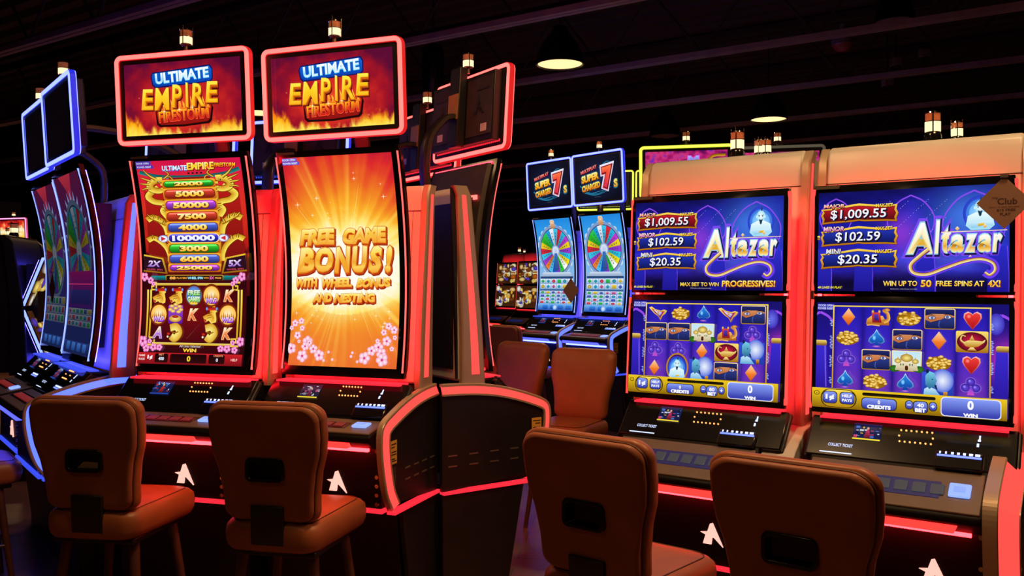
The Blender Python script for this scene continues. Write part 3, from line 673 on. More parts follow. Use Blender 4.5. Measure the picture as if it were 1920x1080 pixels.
    def palace(x, y):
        w, h = cw/2-.6, rh/2-.4
        a.rr(x-w, x+w, y-h, y+h, 1, H('fff0a8'), H('b88818')); a.up(); a.rect(x-w+1, x+w-1, y-h+1, y+h-1, H('bfe6f8'), H('e8f0d8')); a.up()
        for dx, r in ((-13,4),(13,4),(-10,3),(10,3)): a.ell(x+dx, y+9, r+1, r, H('3c8c28'), H('1c5414'), 12)
        a.up(); a.poly([(x-12,y+h-1.2),(x-10,y+1),(x-4,y-1),(x+4,y-1),(x+10,y+1),(x+12,y+h-1.2)], H('f8f0d0'), H('c8b890')); a.up()
        for dx, dy, rx, ry in ((0,-3.6,6.6,4.6),(-9,0,3.6,2.8),(9,0,3.6,2.8)):
            a.ell(x+dx, y+dy, rx, ry, H('fff08a'), H('a8780c'), 18); a.poly([(x+dx-.8,y+dy-ry+.4),(x+dx,y+dy-ry-2.4),(x+dx+.8,y+dy-ry+.4)], H('d8a820'))
        a.up(); a.rr(x-1.6, x+1.6, y+5, y+h-1.2, 1.4, H('6a2c18'), H('3a1408')); 
        for dx in (-6,-3.4,3.4,6): a.ell(x+dx, y+4, .8, 1.4, H('6a7a58'), None, 8)
        a.up()
    def camel(x, y):
        g, d = H('f8c060'), H('a85a14')
        a.poly([(x-13,y+8),(x-12,y+2),(x-7,y-2),(x+5,y-2),(x+8,y+3),(x+12,y+5),(x+12,y+9),(x-8,y+9)], g, d); a.up(); a.line([(x+6,y+5),(x+11,y+2),(x+10,y-5),(x+6,y-8),(x+11,y-9.6)], 4.4, g, d, 3); a.up()
        a.ell(x+9.6, y-9, 3.4, 2, g, d, 12); a.poly([(x-7,y-6),(x+2,y-6),(x+4,y+6),(x-6,y+6)], H('e04030'), H('8a1020')); a.up(); a.poly([(x-4.6,y-4),(x,y-4),(x+1,y+3.6),(x-4,y+3.6)], H('5a3ab8'), H('2a1a70')); a.up()
        a.ell(x-5.6, y-7, 1.4, 2, H('ffe070'), H('b07010'), 8); a.ell(x+1.4, y-7, 1.4, 2, H('ffe070'), H('b07010'), 8); a.line([(x-12,y+8.6),(x-6,y+8),(x+2,y+9)], 2.6, g, d, None, 2); a.up()
    def carpet(x, y):
        a.poly([(x-13,y-7),(x-9,y-8.4),(x-4,y-5),(x+4,y-3),(x+9,y-4.6),(x+13,y-3),(x+11,y+.6),(x+7,y+4),(x+4,y+10.5),(x+1,y+5),(x-5,y+1),(x-9,y-3)], H('ffe070'), H('b07818')); a.up()
        a.poly([(x-10,y-6.6),(x-4,y-3.6),(x+4,y-1.6),(x+10,y-2.6),(x+6,y+2.6),(x+3.4,y+7),(x+1,y+3.6),(x-4,y)], H('d82840'), H('6a1878')); a.up()
        a.poly([(x-6,y-4),(x,y-2),(x+6,y-.6),(x+3,y+4),(x-1,y+1)], H('f4f0ff'), H('8a90e0')); a.up(); a.ell(x+.6, y, 1.6, 1.2, H('e0a020'), None, 8); a.up()
    def ring(x, y):
        y -= 2; a.ell(x, y, 15.4, 19, H('ffe88a'), H('b87810'), 30); a.up(); a.ell(x, y, 13.4, 17, H('c01a8c'), H('3a0a58'), 30); a.up(); bust(a, x, y-4, .78)
    def orb(x, y):
        y -= 1; w, h = cw/2-.4, 17
        a.rect(x-w, x+w, y-h+4, y+h-3, H('3a50d8'), H('1c3ca8')); a.up(); a.ell(x+5, y-4, 11, 13, H('eef6ff'), H('4a6ae0'), 28); a.up()
        a.poly([(x-14,y+14),(x-13,y+6),(x-8,y+3),(x-2,y+6),(x+4,y+14)], H('d8f4ff'), H('5aa8d8')); a.up(); a.poly([(x-12,y-9),(x-8,y-14),(x-3,y-12),(x-1.6,y-6),(x-.4,y-4),(x-2,y+1),(x-1,y+6),(x-4,y+3),(x-8,y+6),(x-12,y+1)], H('7ad0e8'), H('2a6a98')); a.up()
        a.poly([(x-3,y+1),(x-1,y+1),(x+.4,y+7),(x-2,y+5)], H('0c2c50')); a.ell(x-5, y-5, .9, .6, H('0c2c50')); a.ell(x-10, y-14, 1.6, 2.4, H('0c2450')); a.rect(x+6, x+10, y+8, y+14, H('e0a030'), H('6a1c10')); a.up()
    fn = dict(D=diamond, S=spade, C=club, Hh=heart, G=coins, V=veil, L=lamp, P=palace, K=camel, F=carpet, B=ring, O=orb)
    big = []
    for r, row in enumerate(rows):
        for k, c in enumerate(row):
            if c in ('B', 'O'): big.append((c, k, r))
            elif c: fn[c](X(k), Y(r))
    for c, k, r in big: fn[c](X(k), Y(r))
    # button bar
    a.rect(0, 200, 102, 125, H('f0c820'), H('8a6408')); a.up()
    a.rr(10, 50, 102.5, 124, 10, H('604408'), H('201404')); a.up(); a.rr(11.5, 48.5, 103.4, 123.4, 9, H('ffe25a'), H('b88a10')); a.up()
    a.ell(5.5, 108, 3.2, 2.6, H('3a2a04'), None, 14); a.up(); a.ell(5.5, 108, 2.4, 1.8, H('f0c820'), None, 14); a.up(); a.ell(5.5, 108, .9, .7, H('3a2a04'), None, 8); a.up()
    a.rr(56, 132, 104.4, 108, 1.6, H('0a0804'), H('302408')); a.up()
    for x0_, x1_, t1, t2, y0_, y1_ in ((13,28,'1¢',None,106,119),(32,47,'HELP','PAYS',106,119),(56,92,'0','CREDITS',110.5,122.5),(102,109,'-',None,110.5,119.5),(110,124,bet,'BET',110.5,122.5),(126,133,'+',None,110.5,119.5),(138,194,'0','WIN',104,123.5)):
        a.rr(x0_-.8, x1_+.8, y0_-.8, y1_+.8, 4, H('e8ecff') if x0_ == 138 else H('3a3010')); a.up(); a.rr(x0_, x1_, y0_, y1_, 4, H('8aa0f8'), H('3038a8')); a.up()
        m = (x0_+x1_)/2; hh = y1_-y0_
        if t2 is None: a.text(t1, m, (y0_+y1_)/2, 10 if t1 == '1¢' else 3.6, 7.5 if t1 == '1¢' else (1 if t1 == '-' else 3.6), H('f4f6ff'), .05)
        elif t1 == 'HELP': a.text('HELP', m, 109.8, 11, 3.4, H('f4f6ff'), .05); a.text('PAYS', m, 115, 11, 3.4, H('f4f6ff'), .05)
        else:
            big_ = x0_ == 138
            a.text(t1, m, y0_+hh*.34, (6 if big_ else (2.6 if t1 == '0' else 7)), 10 if big_ else 4.4, H('ffffff'), .04); a.text(t2, m, y1_-hh*(.1 if big_ else .2), 14 if big_ else (25 if t2 == 'CREDITS' else 11), 4.4 if not big_ else 3.8, H('ffffff'), .06)
    return a

WHEELC = ['38c8f0', 'e02838', '20b8e0', 'c03cd0', 'f0d820', '9a3cd8', '28c8e8', 'f0e020', 'ffffff', '30c838', '7a38c8', '1858c8', '50c0f0', 'f08028', 'a040d0', '38c8f0', 'd82838', 'f0d020', '30b828', '28c850', '20a0e0', 'f0f0ff']
def wheel(a, cx, cy, r, sy=1.0, seed=0):
    a.ell(cx, cy, r*1.16, r*1.16*sy, H('c8d8ec'), H('7a98c8'), 40); a.up(); a.ell(cx, cy, r*1.04, r*1.04*sy, H('4a5a8a'), H('30407a'), 40); a.up()
    n = len(WHEELC)
    for k in range(n): c = H(WHEELC[k]); a.arc(cx, cy, r*.2, r, 360*k/n-90, 360*(k+1)/n-90, tuple(x*.75 for x in c), c, 3, sy)
    a.up()
    for k in range(n):
        t = R(360*(k+.5)/n-90); x, y = cx + r*.66*math.cos(t), cy + r*.66*sy*math.sin(t)
        for q in (-.14, 0, .14): a.ell(x + r*q*math.cos(t), y + r*sy*q*math.sin(t), r*.03, r*.03, H('38385a'), None, 6)
    a.up(); a.ell(cx, cy, r*.27, r*.27*sy, H('e8f0ff'), H('8aa0d0'), 24); a.up(); a.ell(cx, cy, r*.2, r*.2*sy, H('b8c8e8'), H('d8e4f8'), 24); a.up()
    a.rect(cx-r*.1, cx+r*.1, cy+r*.1, cy+r*.9, H('3a70b8'), H('28508a')); a.up()
def symbols(a, x0, x1, y0, y1, nx, ny, seed):
    r = random.Random(seed); cw, rh = (x1-x0)/nx, (y1-y0)/ny
    for i in range(nx):
        for j in range(ny):
            c = H(r.choice(['f04868', '38b8e8', 'f0e060', '48d070', 'e8f4ff', 'f090b8', '5a78e0', 'b8e8f8'])); x, y = x0+(i+.5)*cw, y0+(j+.5)*rh
            a.rr(x-cw*.46, x+cw*.46, y-rh*.46, y+rh*.46, .8, H('e8f0f8'), H('90b0d0'))
    a.up(); r = random.Random(seed)
    for i in range(nx):
        for j in range(ny):
            c = H(r.choice(['f04868', '28a8e0', 'f0d040', '38c860', 'd85aa0', 'f07898', '4a68d8', '30b0c8'])); x, y = x0+(i+.5)*cw, y0+(j+.5)*rh
            k = r.randrange(3)
            if k == 0: a.rr(x-cw*.34, x+cw*.34, y-rh*.34, y+rh*.34, .6, c, tuple(v*.7 for v in c))
            elif k == 1: a.ell(x, y, cw*.32, rh*.34, c, tuple(v*.6 for v in c), 10)
            else: a.poly([(x, y-rh*.38), (x+cw*.34, y), (x, y+rh*.38), (x-cw*.34, y)], c, tuple(v*.7 for v in c))
    a.up()
def pic_wheel_bright():
    a = Art(100, 172); a.grid(10, 20, lambda X, Y: ramp(Y/172, [(0, H('2088e0')), (.3, H('48b0f0')), (.6, H('8ab8e8')), (1, H('3868c8'))]))
    for k in range(22):
        t = R(360*k/22); x, y = 50+48*math.cos(t), 60+44*math.sin(t)
        if 3 < x < 97: a.ell(x, y, 6, 6, H('e8f4ff'), H('a8c8e8'), 12)
    a.up(); wheel(a, 50, 60, 42, 1.0)
    a.rr(44, 56, 2, 18, 3, H('f8d8b0'), H('b8804a')); a.up(); a.ell(50, 7, 3.6, 3.6, H('ffe8d0'), H('d89060'), 12); a.up()
    a.poly([(4,108),(96,108),(88,100),(12,100)], H('d0e0f0'), H('90a8c8')); a.up(); a.rect(3, 97, 108, 112, H('28487a')); a.up()
    symbols(a, 3, 97, 112, 132, 6, 2, 3); a.rect(3, 97, 132, 135, H('386098')); a.up(); symbols(a, 3, 97, 135, 160, 6, 4, 8)
    a.rect(0, 100, 160, 172, H('78b8f0'), H('2858b8')); a.up()
    for x in (14, 36, 58, 80): a.rr(x, x+16, 162, 170, 3, H('3a90f0'), H('1840a0'))
    a.up(); a.ell(50, 166, 6, 5, H('e8f4ff'), H('6aa0e0'), 14); a.up(); return a
def pic_wheel_dim(k):
    a = Art(100, 172); a.grid(10, 20, lambda X, Y: ramp(Y/172, [(0, H('4a1030')), (.2, H('38143c')), (.6, H('201848')), (1, H('18204a'))]))
    a.poly([(20,0),(70,0),(60,12),(54,30),(46,30),(40,14)], H('a02838'), H('6a1838')); a.up()
    for q in range(13):
        t = R(180 + 180*q/12); a.poly([(50+40*math.cos(t-.1), 70+44*math.sin(t-.1)), (50+52*math.cos(t), 70+56*math.sin(t)), (50+40*math.cos(t+.1), 70+44*math.sin(t+.1))], H('6a78a8'))
    a.up()
    b = Art(100, 172); wheel(b, 50, 72, 40, 1.05)
    for P, T, C in zip(b.P, b.T, b.C): Q = P.copy(); Q[:,2] += a.L; a.P.append(Q); a.T.append(T + a.n); a.C.append(C*.42)
    a.n += b.n; a.L += b.L + 1
    if k == 0: a.rect(0, 100, 92, 128, H('5a0c40'), H('28104a')); a.up(); a.rect(0, 100, 104, 105, H('a02858')); a.rect(6, 94, 110, 124, H('1c1c50'), H('181440')); a.up()
    b = Art(100, 172); symbols(b, 3, 97, 128 if k == 0 else 118, 146, 6, 3, 5)
    for P, T, C in zip(b.P, b.T, b.C): Q = P.copy(); Q[:,2] += a.L; a.P.append(Q); a.T.append(T + a.n); a.C.append(C*.40)
    a.n += b.n; a.L += b.L + 1
    a.rect(0, 100, 146, 160, H('161c48')); a.rect(0, 100, 160, 170, H('203470'), H('142048')); a.up()
    for x in (12, 34, 56, 78): a.rr(x, x+14, 161, 169, 2, H('3a68b0'), H('1c3878'))
    a.up(); return a
def pic_sevens():
    a = Art(200, 150); a.grid(20, 15, lambda X, Y: ramp(np.hypot((X-100)/120, (Y-75)/90), [(0, H('1c2c58')), (.5, H('101838')), (1, H('080c1c'))]))
    for p in ([(30,110),(60,124),(110,120),(150,112)], [(20,95),(50,118),(100,128),(160,108)], [(110,40),(140,22),(160,24)], [(40,120),(90,132),(150,120)], [(120,60),(126,30),(150,20)]): a.line(p, 5, H('2a90b8'), H('185078'), 1)
    a.up()
    a.text('MULTIPLAY', 62, 42, 78, 12, [(0, H('ff9a80')), (1, H('d83848'))], .05, .15, [(.08, H('38101c'), .5, 1)], -14)
    a.text('SUPER', 66, 70, 80, 26, [(0, H('fff8a0')), (.5, H('ffc828')), (1, H('f08a18'))], .06, .12, [(.10, H('106080'), 0, 1), (.06, H('3a1804'), 1, 2)], -9)
    a.text('CHARGED', 70, 102, 84, 22, [(0, H('fff070')), (.5, H('f8a820')), (1, H('d87018'))], .06, .12, [(.10, H('106080'), 0, 1), (.06, H('3a1804'), 1, 2)], -9)
    a.text('7', 146, 74, 46, 72, [(0, H('ff7a4a')), (.4, H('e82c20')), (1, H('e03050'))], .06, .1, [(.12, H('e8f0ff'), 0, 0), (.08, H('f0a0b8'), 0, 2), (.05, H('7a0c18'), 1, 1)], -8)
    a.text('S', 180, 98, 17, 28, [(0, H('fff070')), (1, H('e09018'))], .06, .1, [(.10, H('106080'), 0, 1)], -8)
    for x in range(88, 114, 3): a.ell(x, 139, 1, .6, H('787880'), None, 6)
    a.up(); return a
def pic_fire():
    a = Art(100, 56)
    def bg(X, Y):
        n = fbm(X/12, Y/12, 4); v = Y/56 + (n-.5)*.7
        return ramp(v, [(0, H('8a0c1c')), (.25, H('f03818')), (.45, H('ffe0a0')), (.65, H('fff8e0')), (1, H('ffc030'))])
    return a.grid(40, 24, bg)
def pic_amber():
    a = Art(100, 172)
    def bg(X, Y): return ramp(fbm(X/9, Y/9, 6), [(.2, H('6a1408')), (.42, H('e06818')), (.55, H('ffc040')), (.7, H('fff0c0')), (.9, H('c02818'))])
    return a.grid(30, 50, bg)
def pic_pink():
    a = Art(200, 105)
    def bg(X, Y):
        n = fbm(X/16, Y/12, 7); return ramp(n, [(.2, H('4a0c58')), (.45, H('a81868')), (.6, H('d83878')), (.8, H('6a28b0'))])
    a.grid(60, 30, bg); a.text('M', 118, 24, 26, 22, [(0, H('a0b8ff')), (1, H('4a30d0'))], .05, 0, [(.07, H('e050d0'), 0, 0)])
    a.line([(150,30),(165,14),(195,12)], 7, H('d8a020'), H('6a2808')); a.up(); return a
def pic_dark():
    a = Art(100, 56); return a.grid(8, 5, lambda X, Y: ramp(fbm(X/30, Y/30, 2), [(0, (.012,.012,.03)), (1, (.05,.02,.03))]))
def pic_collage(seed):
    a = Art(100, 85); r = random.Random(seed); pal = ['ffb830', 'ffe070', 'f8f0e0', 'c06018', '402010', '804018', 'fff8c0', '5a40c0', 'f0c878']
    a.rect(0, 100, 0, 85, H('40200c')); a.up()
    for k in range(46):
        x, y = r.uniform(8,92), r.uniform(8,77); c = H(r.choice(pal)); a.ell(x, y, r.uniform(3,15), r.uniform(3,12), c, tuple(v*.6 for v in c), 14); a.up()
    return a
def pic_player(k):
    a = Art(100, 74); a.rect(0, 100, 0, 74, H('141c4a') if k != 1 else H('20203a')); a.up(); r = random.Random(20+k)
    pal = [['7ac0ff', 'e8f4ff', '2858c8', 'd83828', '101828', '5a90e8'], ['e8e8f0', '9898b0', '383848', 'd85a8a', 'f0f0f8', '181820'], ['4a78d8', 'e8f0ff', 'f04878', 'ffd048', '101020', '88c0f8']][k]
    for q in range(26):
        x, y = r.uniform(6,94), r.uniform(8,62); c = H(r.choice(pal)); w, h = r.uniform(4,16), r.uniform(3,12)
        if q % 3: a.rr(x-w/2, min(x+w/2,99), y-h/2, y+h/2, 1, c, tuple(v*.7 for v in c))
        else: a.ell(min(x,90), y, w/2, h/2, c, tuple(v*.6 for v in c), 10)
        a.up()
    a.poly([(40,66),(46,34),(52,26),(58,34),(64,66)], H(['d83828', '8a3a6a', 'd83868'][k]), H('501018')); a.up(); a.ell(52, 22, 5, 6, H('f0c0a0'), H('b88060'), 12); a.up()
    a.rect(0, 100, 68, 74, H('ffe030') if k else H('2848a8')); a.up(); return a
# ------------------------------------------------------------------ the hall: floor, ceiling deck, joists, far walls (aligned with the right-hand bank)
HALL = R(-34.1)
def hall_mat_floor():
    m = bpy.data.materials.new('plank_floor'); m.use_nodes = True; nt = m.node_tree; b = nt.nodes['Principled BSDF']
    tc = nt.nodes.new('ShaderNodeTexCoord'); mp = nt.nodes.new('ShaderNodeMapping'); mp.inputs['Rotation'].default_value = (0, 0, R(8))
    br = nt.nodes.new('ShaderNodeTexBrick'); br.inputs['Scale'].default_value = 1.0; br.inputs['Brick Width'].default_value = 1.2; br.inputs['Row Height'].default_value = .16
    br.inputs['Mortar Size'].default_value = .003; br.inputs['Color1'].default_value = (.30, .13, .07, 1); br.inputs['Color2'].default_value = (.22, .09, .05, 1); br.inputs['Mortar'].default_value = (.05, .02, .01, 1)
    n = nt.nodes.new('ShaderNodeTexNoise'); n.inputs['Scale'].default_value = 4; n.inputs['Detail'].default_value = 6
    mp2 = nt.nodes.new('ShaderNodeMapping'); mp2.inputs['Scale'].default_value = (1, 12, 1)
    mx = nt.nodes.new('ShaderNodeMix'); mx.data_type = 'RGBA'; mx.blend_type = 'MULTIPLY'; mx.inputs[0].default_value = .6
    for a, q in ((tc.outputs['Object'], mp.inputs['Vector']), (mp.outputs['Vector'], br.inputs['Vector']), (mp.outputs['Vector'], mp2.inputs['Vector']), (mp2.outputs['Vector'], n.inputs['Vector']),
                 (br.outputs['Color'], mx.inputs['A']), (n.outputs['Color'], mx.inputs['B']), (mx.outputs['Result'], b.inputs['Base Color'])): nt.links.new(a, q)
    b.inputs['Roughness'].default_value = .35; MATS['plank_floor'] = m
hall_mat_floor()
mat('deck_paint', (.055, .028, .028), .7, noise=.2, nscale=3); mat('web_paint', (.05, .03, .032), .6, noise=.1); mat('joist_paint', (.42, .30, .32), .6, noise=.15, nscale=6); mat('wall_paint', (.05, .03, .03), .8, noise=.15, nscale=2)
def struct(o): o['kind'] = 'structure'; return o
hall = (math.cos(HALL), math.sin(HALL))
struct(MB().box(-24, 24, -8, 30, -.1, 0).build('floor', M('plank_floor')))
# corrugated steel deck
m = MB(); pts = []; x = -30.0
while x < 30: pts += [(x, 4.46), (x+.10, 4.46), (x+.14, 4.40), (x+.24, 4.40)]; x += .28
up = [(pts[-1][0], 4.6), (pts[0][0], 4.6)]
m.prism(pts + up, 'y', -26, 34); o = struct(m.build('ceiling', M('deck_paint'))); o.rotation_euler.z = HALL + R(90)
for n, (px, py, sx, sy, rz) in {'wall_back': (0, 27, 30, .2, 0), 'wall_left': (-19, 12, .2, 30, 0), 'wall_right': (19, 12, .2, 30, 0), 'wall_front': (0, -6, 30, .2, 0)}.items():
    struct(MB().box(-sx/2 if sx > 1 else -.1, sx/2 if sx > 1 else .1, -sy/2 if sy > 1 else -.1, sy/2 if sy > 1 else .1, 0, 4.6).build(n, M('wall_paint'), loc=(px, py, 0)))
# open web joists, one bottom chord every 2.36 m along the view axis
JZ = CAMH + 2.2
def joist(k):
    y0 = 7.53 + 2.357*k; m = MB(); hx = 17.0
    m.box(-hx, hx, -.055, -.008, JZ, JZ+.05); m.box(-hx, hx, .008, .055, JZ, JZ+.05); m.mat(1).box(-hx, hx, -.05, .05, 4.34, 4.40)
    x = -hx; f = 0
    while x < hx - .4:
        a, b = (JZ+.04, 4.36) if f else (4.36, JZ+.04); m.tube([(x, 0, a), (x+.55, 0, b)], .014, 6); x += .55; f = 1-f
    o = struct(m.build(f'trim_{k+3}', [M('joist_paint'), M('web_paint')])); o.location = (0, y0, 0); o.rotation_euler.z = HALL; return o
for k in range(-2, 9): joist(k)

# ------------------------------------------------------------------ pendant lamps
def pendant(px, py, dia, depth, lit, label, watts=0, sz=1.0):
    X, Y = at(px, depth); Z = zat(py, depth); o = empty('pendant_lamp', (X, Y, Z)); tag(o, label, 'lamp', 'dome pendant lamps under the ceiling joists')
    r = dia/2
    s = MB().loft([[(q*math.cos(2*PI*i/28), q*math.sin(2*PI*i/28), z) for i in range(28)] for q, z in
        ((r*.94, 0), (r, 0), (r*.99, .02), (r*.9, .1*sz), (r*.72, .2*sz), (r*.5, .27*sz), (r*.3, .31*sz), (r*.28, .36*sz), (r*.05, .38*sz), (r*.02,.375*sz), (r*.27,.34*sz), (r*.46,.26*sz), (r*.68,.19*sz), (r*.86,.09*sz), (r*.94,.0))], False).build('lamp_shade', M('shade_black'), o, smooth=50)
    MB().tube([(0, 0, .36*sz), (0, 0, 4.45-Z)], .009, 6).build('cord', M('black_matte'), o)
    MB().lathe([(r*.90, .012), (r*.90, .02)], n=28).build('diffuser', M('lamp_disc') if lit else M('lamp_off'), o)
    if watts:
        l = bpy.data.lights.new('lamp_light', 'AREA'); l.shape = 'DISK'; l.size = dia*.85; l.energy = watts; l.color = (1, .58, .26); l.spread = R(150)
        lo = bpy.data.objects.new('lamp_light', l); COL.objects.link(lo); lo.parent = o; lo.location = (0, 0, -.012)
    return o
mat('lamp_off', (.35, .25, .27), .5, noise=.05)
pendant(1050, 122, .46, 8.25, True, 'lit dome pendant lamp hanging highest, above the two wheel slot machines', 26)
pendant(1441, 225, .45, 10.6, True, 'lit dome pendant lamp above the left purple genie slot machine', 26)
pendant(484, 213, .45, 10.4, True, 'lit dome pendant lamp seen between the two firestorm signs', 26)
pendant(74, 267, .45, 12.6, True, 'small lit dome pendant lamp peeking out left of the dark signs', 20)
pendant(1247, 256, .44, 12.1, False, 'unlit dome pendant lamp above the yellow neon sign')
pendant(1677, 42, .36, 8.0, False, 'unlit dome pendant lamp at the top right of the hall')

def added_lamp(x, y, z, watts, label):  # unseen pendants, added to bring up the warm light
    o = pendant(CXP, HYP, .46, 1.0, True, label, watts); o.location = (x, y, z)
    for c in o.children:
        if c.name.startswith('cord'): c.data.transform(Matrix.Scale((4.45-z)/(4.45-CAMH), 4, (0, 0, 1)))
added_lamp(-.05, 2.55, 3.45, 30, 'added lit dome pendant lamp over the left genie machine chair, above the picture')
added_lamp(1.75, 2.35, 3.45, 26, 'added lit dome pendant lamp over the right genie machine, above the picture')
added_lamp(2.3, 5.6, 3.45, 4, 'added lit dome pendant lamp over the aisle between genie machines and prize wheels, beyond view')
added_lamp(-3.4, 5.9, 3.55, 8, 'added lit dome pendant lamp over the plank floor left of the round pod, above the picture')
added_lamp(-2.0, .4, 3.45, 5.5, 'added lit dome pendant lamp behind the firestorm machine chairs, out of the picture')
# ------------------------------------------------------------------ slot machines (local: x right, -y towards the player, z up)
MESHC = {}
def cached(key, fn):
    if key not in MESHC: MESHC[key] = fn()
    return MESHC[key]

def candle(parent, x, y, z, s=1.0, base=0.0, name='candle_light', col='white_lens'):
    """stacked signal light: clear lit tier below, amber tier above, chrome posts"""
    r = .025*s; o = MB().lathe([(r*1.15, 0), (r*1.15, base*.55), (r*1.02, base), (r*.9, base+.003)] if base else [(r*.35, -.02), (r*.35, .008*s), (r*.9, .008*s), (r*.9, .012*s)], (x, y, z), 16).build(name, M('black_gloss') if base else M('slot_metal'), parent, smooth=40)
    b = base + (.004 if base else .012*s); h = .032*s if base else .028*s
    MB().lathe([(r, b), (r, b+h)], (x, y, z), 18).build('lit_tier', M(col), o, smooth=40)
    MB().lathe([(r*1.06, b+h), (r*1.06, b+h+.003)], (x, y, z), 18).build('chrome_band', M('chrome'), o)
    MB().lathe([(r*.96, b+h+.003), (r*.96, b+h+.028*s)], (x, y, z), 18).build('amber_tier', M('amber_glass'), o, smooth=40)
    m = MB().lathe([(r*1.06, b+h+.028*s), (r*1.0, b+h+.034*s), (r*.4, b+h+.037*s)], (x, y, z), 18)
    for k in range(3):
        t = R(40+120*k); px, py = x + r*1.1*math.cos(t), y + r*1.1*math.sin(t); m.tube([(px, py, z+b-.006), (px, py, z+b+h+.046*s)], .0022*s, 5)
    m.build('chrome_cap', M('chrome'), o, smooth=40); return o

def emblem(mb, x, y, z, s):
    """arrow-like A badge: left bar and right blade"""
    mb.prism([(x+p*s, z+q*s) for p, q in [(-.52,.05),(-.20,.10),(-.08,.46),(.04,.50),(.52,-.50),(.12,-.14),(.02,-.12),(-.02,-.44),(-.40,-.44),(-.28,-.04)]], 'y', y-.003, y+.006)

def badge_back(mb, x, y, z, s):
    mb.prism([(x+p*s, z+q*s) for p, q in [(-.5,-.5),(-.28,-.5),(-.16,-.12),(.10,-.12),(.02,.14),(-.02,.14),(-.08,.0),(-.14,.0),(0,.5),(.06,.5),(.5,-.5),(.26,-.5),(.14,-.2),(-.2,-.2)]], 'y', y, y+.004)

def topper(root, th, pic, key, w=.665, z0=2.015, z1=2.402, y=-.06, lean=3.5, tube=.017, lit_back=True, screws=True):
    """sign on top: neon frame, picture, back box with vents, badge, stickers"""
    hz = z1 - z0; zc = (z0+z1)/2
    t = MB().ring(rrect(-w/2, w/2, -hz/2, hz/2, .032), rrect(-w/2+tube, w/2-tube, -hz/2+tube, hz/2-tube, .014), 'y', -.019, .014).build('topper_sign', th['neon'], root, loc=(0, y, zc))
    t.rotation_euler.x = R(lean)
    MB().ring(rrect(-w/2-.003, w/2+.003, -hz/2-.003, hz/2+.003, .035), rrect(-w/2+tube+.004, w/2-tube-.004, -hz/2+tube+.004, hz/2-tube-.004, .012), 'y', -.014, .010).build('neon_rim', th['rim'], t)
    bz = MB().box(-w/2+tube, w/2-tube, -.012, .014, -hz/2+tube, hz/2-tube); bz.box(-w/2+.05, w/2-.05, .014, .055, -hz/2+.04, hz/2-.03).build('sign_housing', M('black_matte'), t, .004)
    sw, sh = w-2*tube-.052, hz-2*tube-.046
    if pic:
        me = cached(key, lambda: pic().mesh('sign_screen', sw, sh, lambda X, Z, q: np.column_stack([X, -.0125-q, Z]))); link_mesh('sign_screen', me, t)
    b = MB(); b.box(-w/2+.06, -.055, .055, .058, -hz/2+.07, hz/2-.05); b.box(.055, w/2-.06, .055, .058, -hz/2+.07, hz/2-.05); b.build('rear_plate', M('rear_plastic'), t)
    for sx in (-1, 1):
        MB().box(sx*.19-.05, sx*.19+.05, .057, .060, hz/2-.109, hz/2-.099).build('rear_vent', M('ink'), t)
        b = MB(); badge_back(b, sx*.17, .058, .02, .085); b.build('rear_badge', M('ink'), t)
    MB().box(-.045, .045, .055, .10, -hz/2+.03, hz/2+.02).build('mount_spine', M('black_matte'), t, .006)
    MB().box(-.043, .043, .099, .103, -.035, .085).build('spine_plate', M('brass_plate'), t)
    MB().box(-.235, -.185, .058, .0595, -hz/2+.085, -hz/2+.12).build('sticker', M('sticker_white'), t); MB().box(.165, .215, .058, .0595, -hz/2+.085, -hz/2+.12).build('sticker', M('sticker_white'), t)
    b = MB()
    for k in range(36): xx = -w/2+.05 + (w-.1)*k/35; b.box(xx-.004, xx+.004, .012, .017, -hz/2+.034, -hz/2+.046)
    b.build('light_row', th['low'], t)
    return t

def arm(root, y0=.34, z0=1.82, side=0.0):
    p = smoothpath([(side, y0+.02, z0-.05), (side, y0+.04, z0+.12), (side, y0+.02, z0+.26), (side, lerp(y0, .04, .45), z0+.35), (side, lerp(y0, .04, .8), z0+.37), (0, .035, z0+.37)], 6)
    m = MB(); loops = []
    for i, q in enumerate(p):
        t = (Vector(p[min(i+1, len(p)-1)]) - Vector(p[max(0, i-1)])).normalized(); n = Vector((0, -t.z, t.y)).normalized() if abs(t.x) < .99 else Vector((0, 1, 0)); c = Vector(q)
        a = Vector((.034, 0, 0)); b = n*.014; loops.append([tuple(c+a*u+b*v) for u, v in ((-1,-.6),(-.8,-1),(.8,-1),(1,-.6),(1,.6),(.8,1),(-.8,1),(-1,.6))])
    m.loft(loops); return m.build('sign_arm', M('steel_dark'), root, smooth=50)

def halo(parent, th, x0, x1, z0, z1, surf, yb, hin=.012):
    """strip lights hidden behind the edge of the screen, washing the tower behind it"""
    m = MB(); zs = np.linspace(z0+.02, z1-.02, 12)
    for xa in (x0+hin, x1-.014-hin): m.loft([[(xa, surf(z)+yb, z), (xa+.014, surf(z)+yb, z), (xa+.014, surf(z)+yb+.006, z), (xa, surf(z)+yb+.006, z)] for z in zs])
    m.box(x0+.04, x1-.04, surf(z0)+yb, surf(z0)+yb+.006, z0+.003, z0+.015); m.box(x0+.04, x1-.04, surf(z1)+yb, surf(z1)+yb+.006, z1-.015, z1-.003)
    return m.build('halo_light', th['halo'], parent)

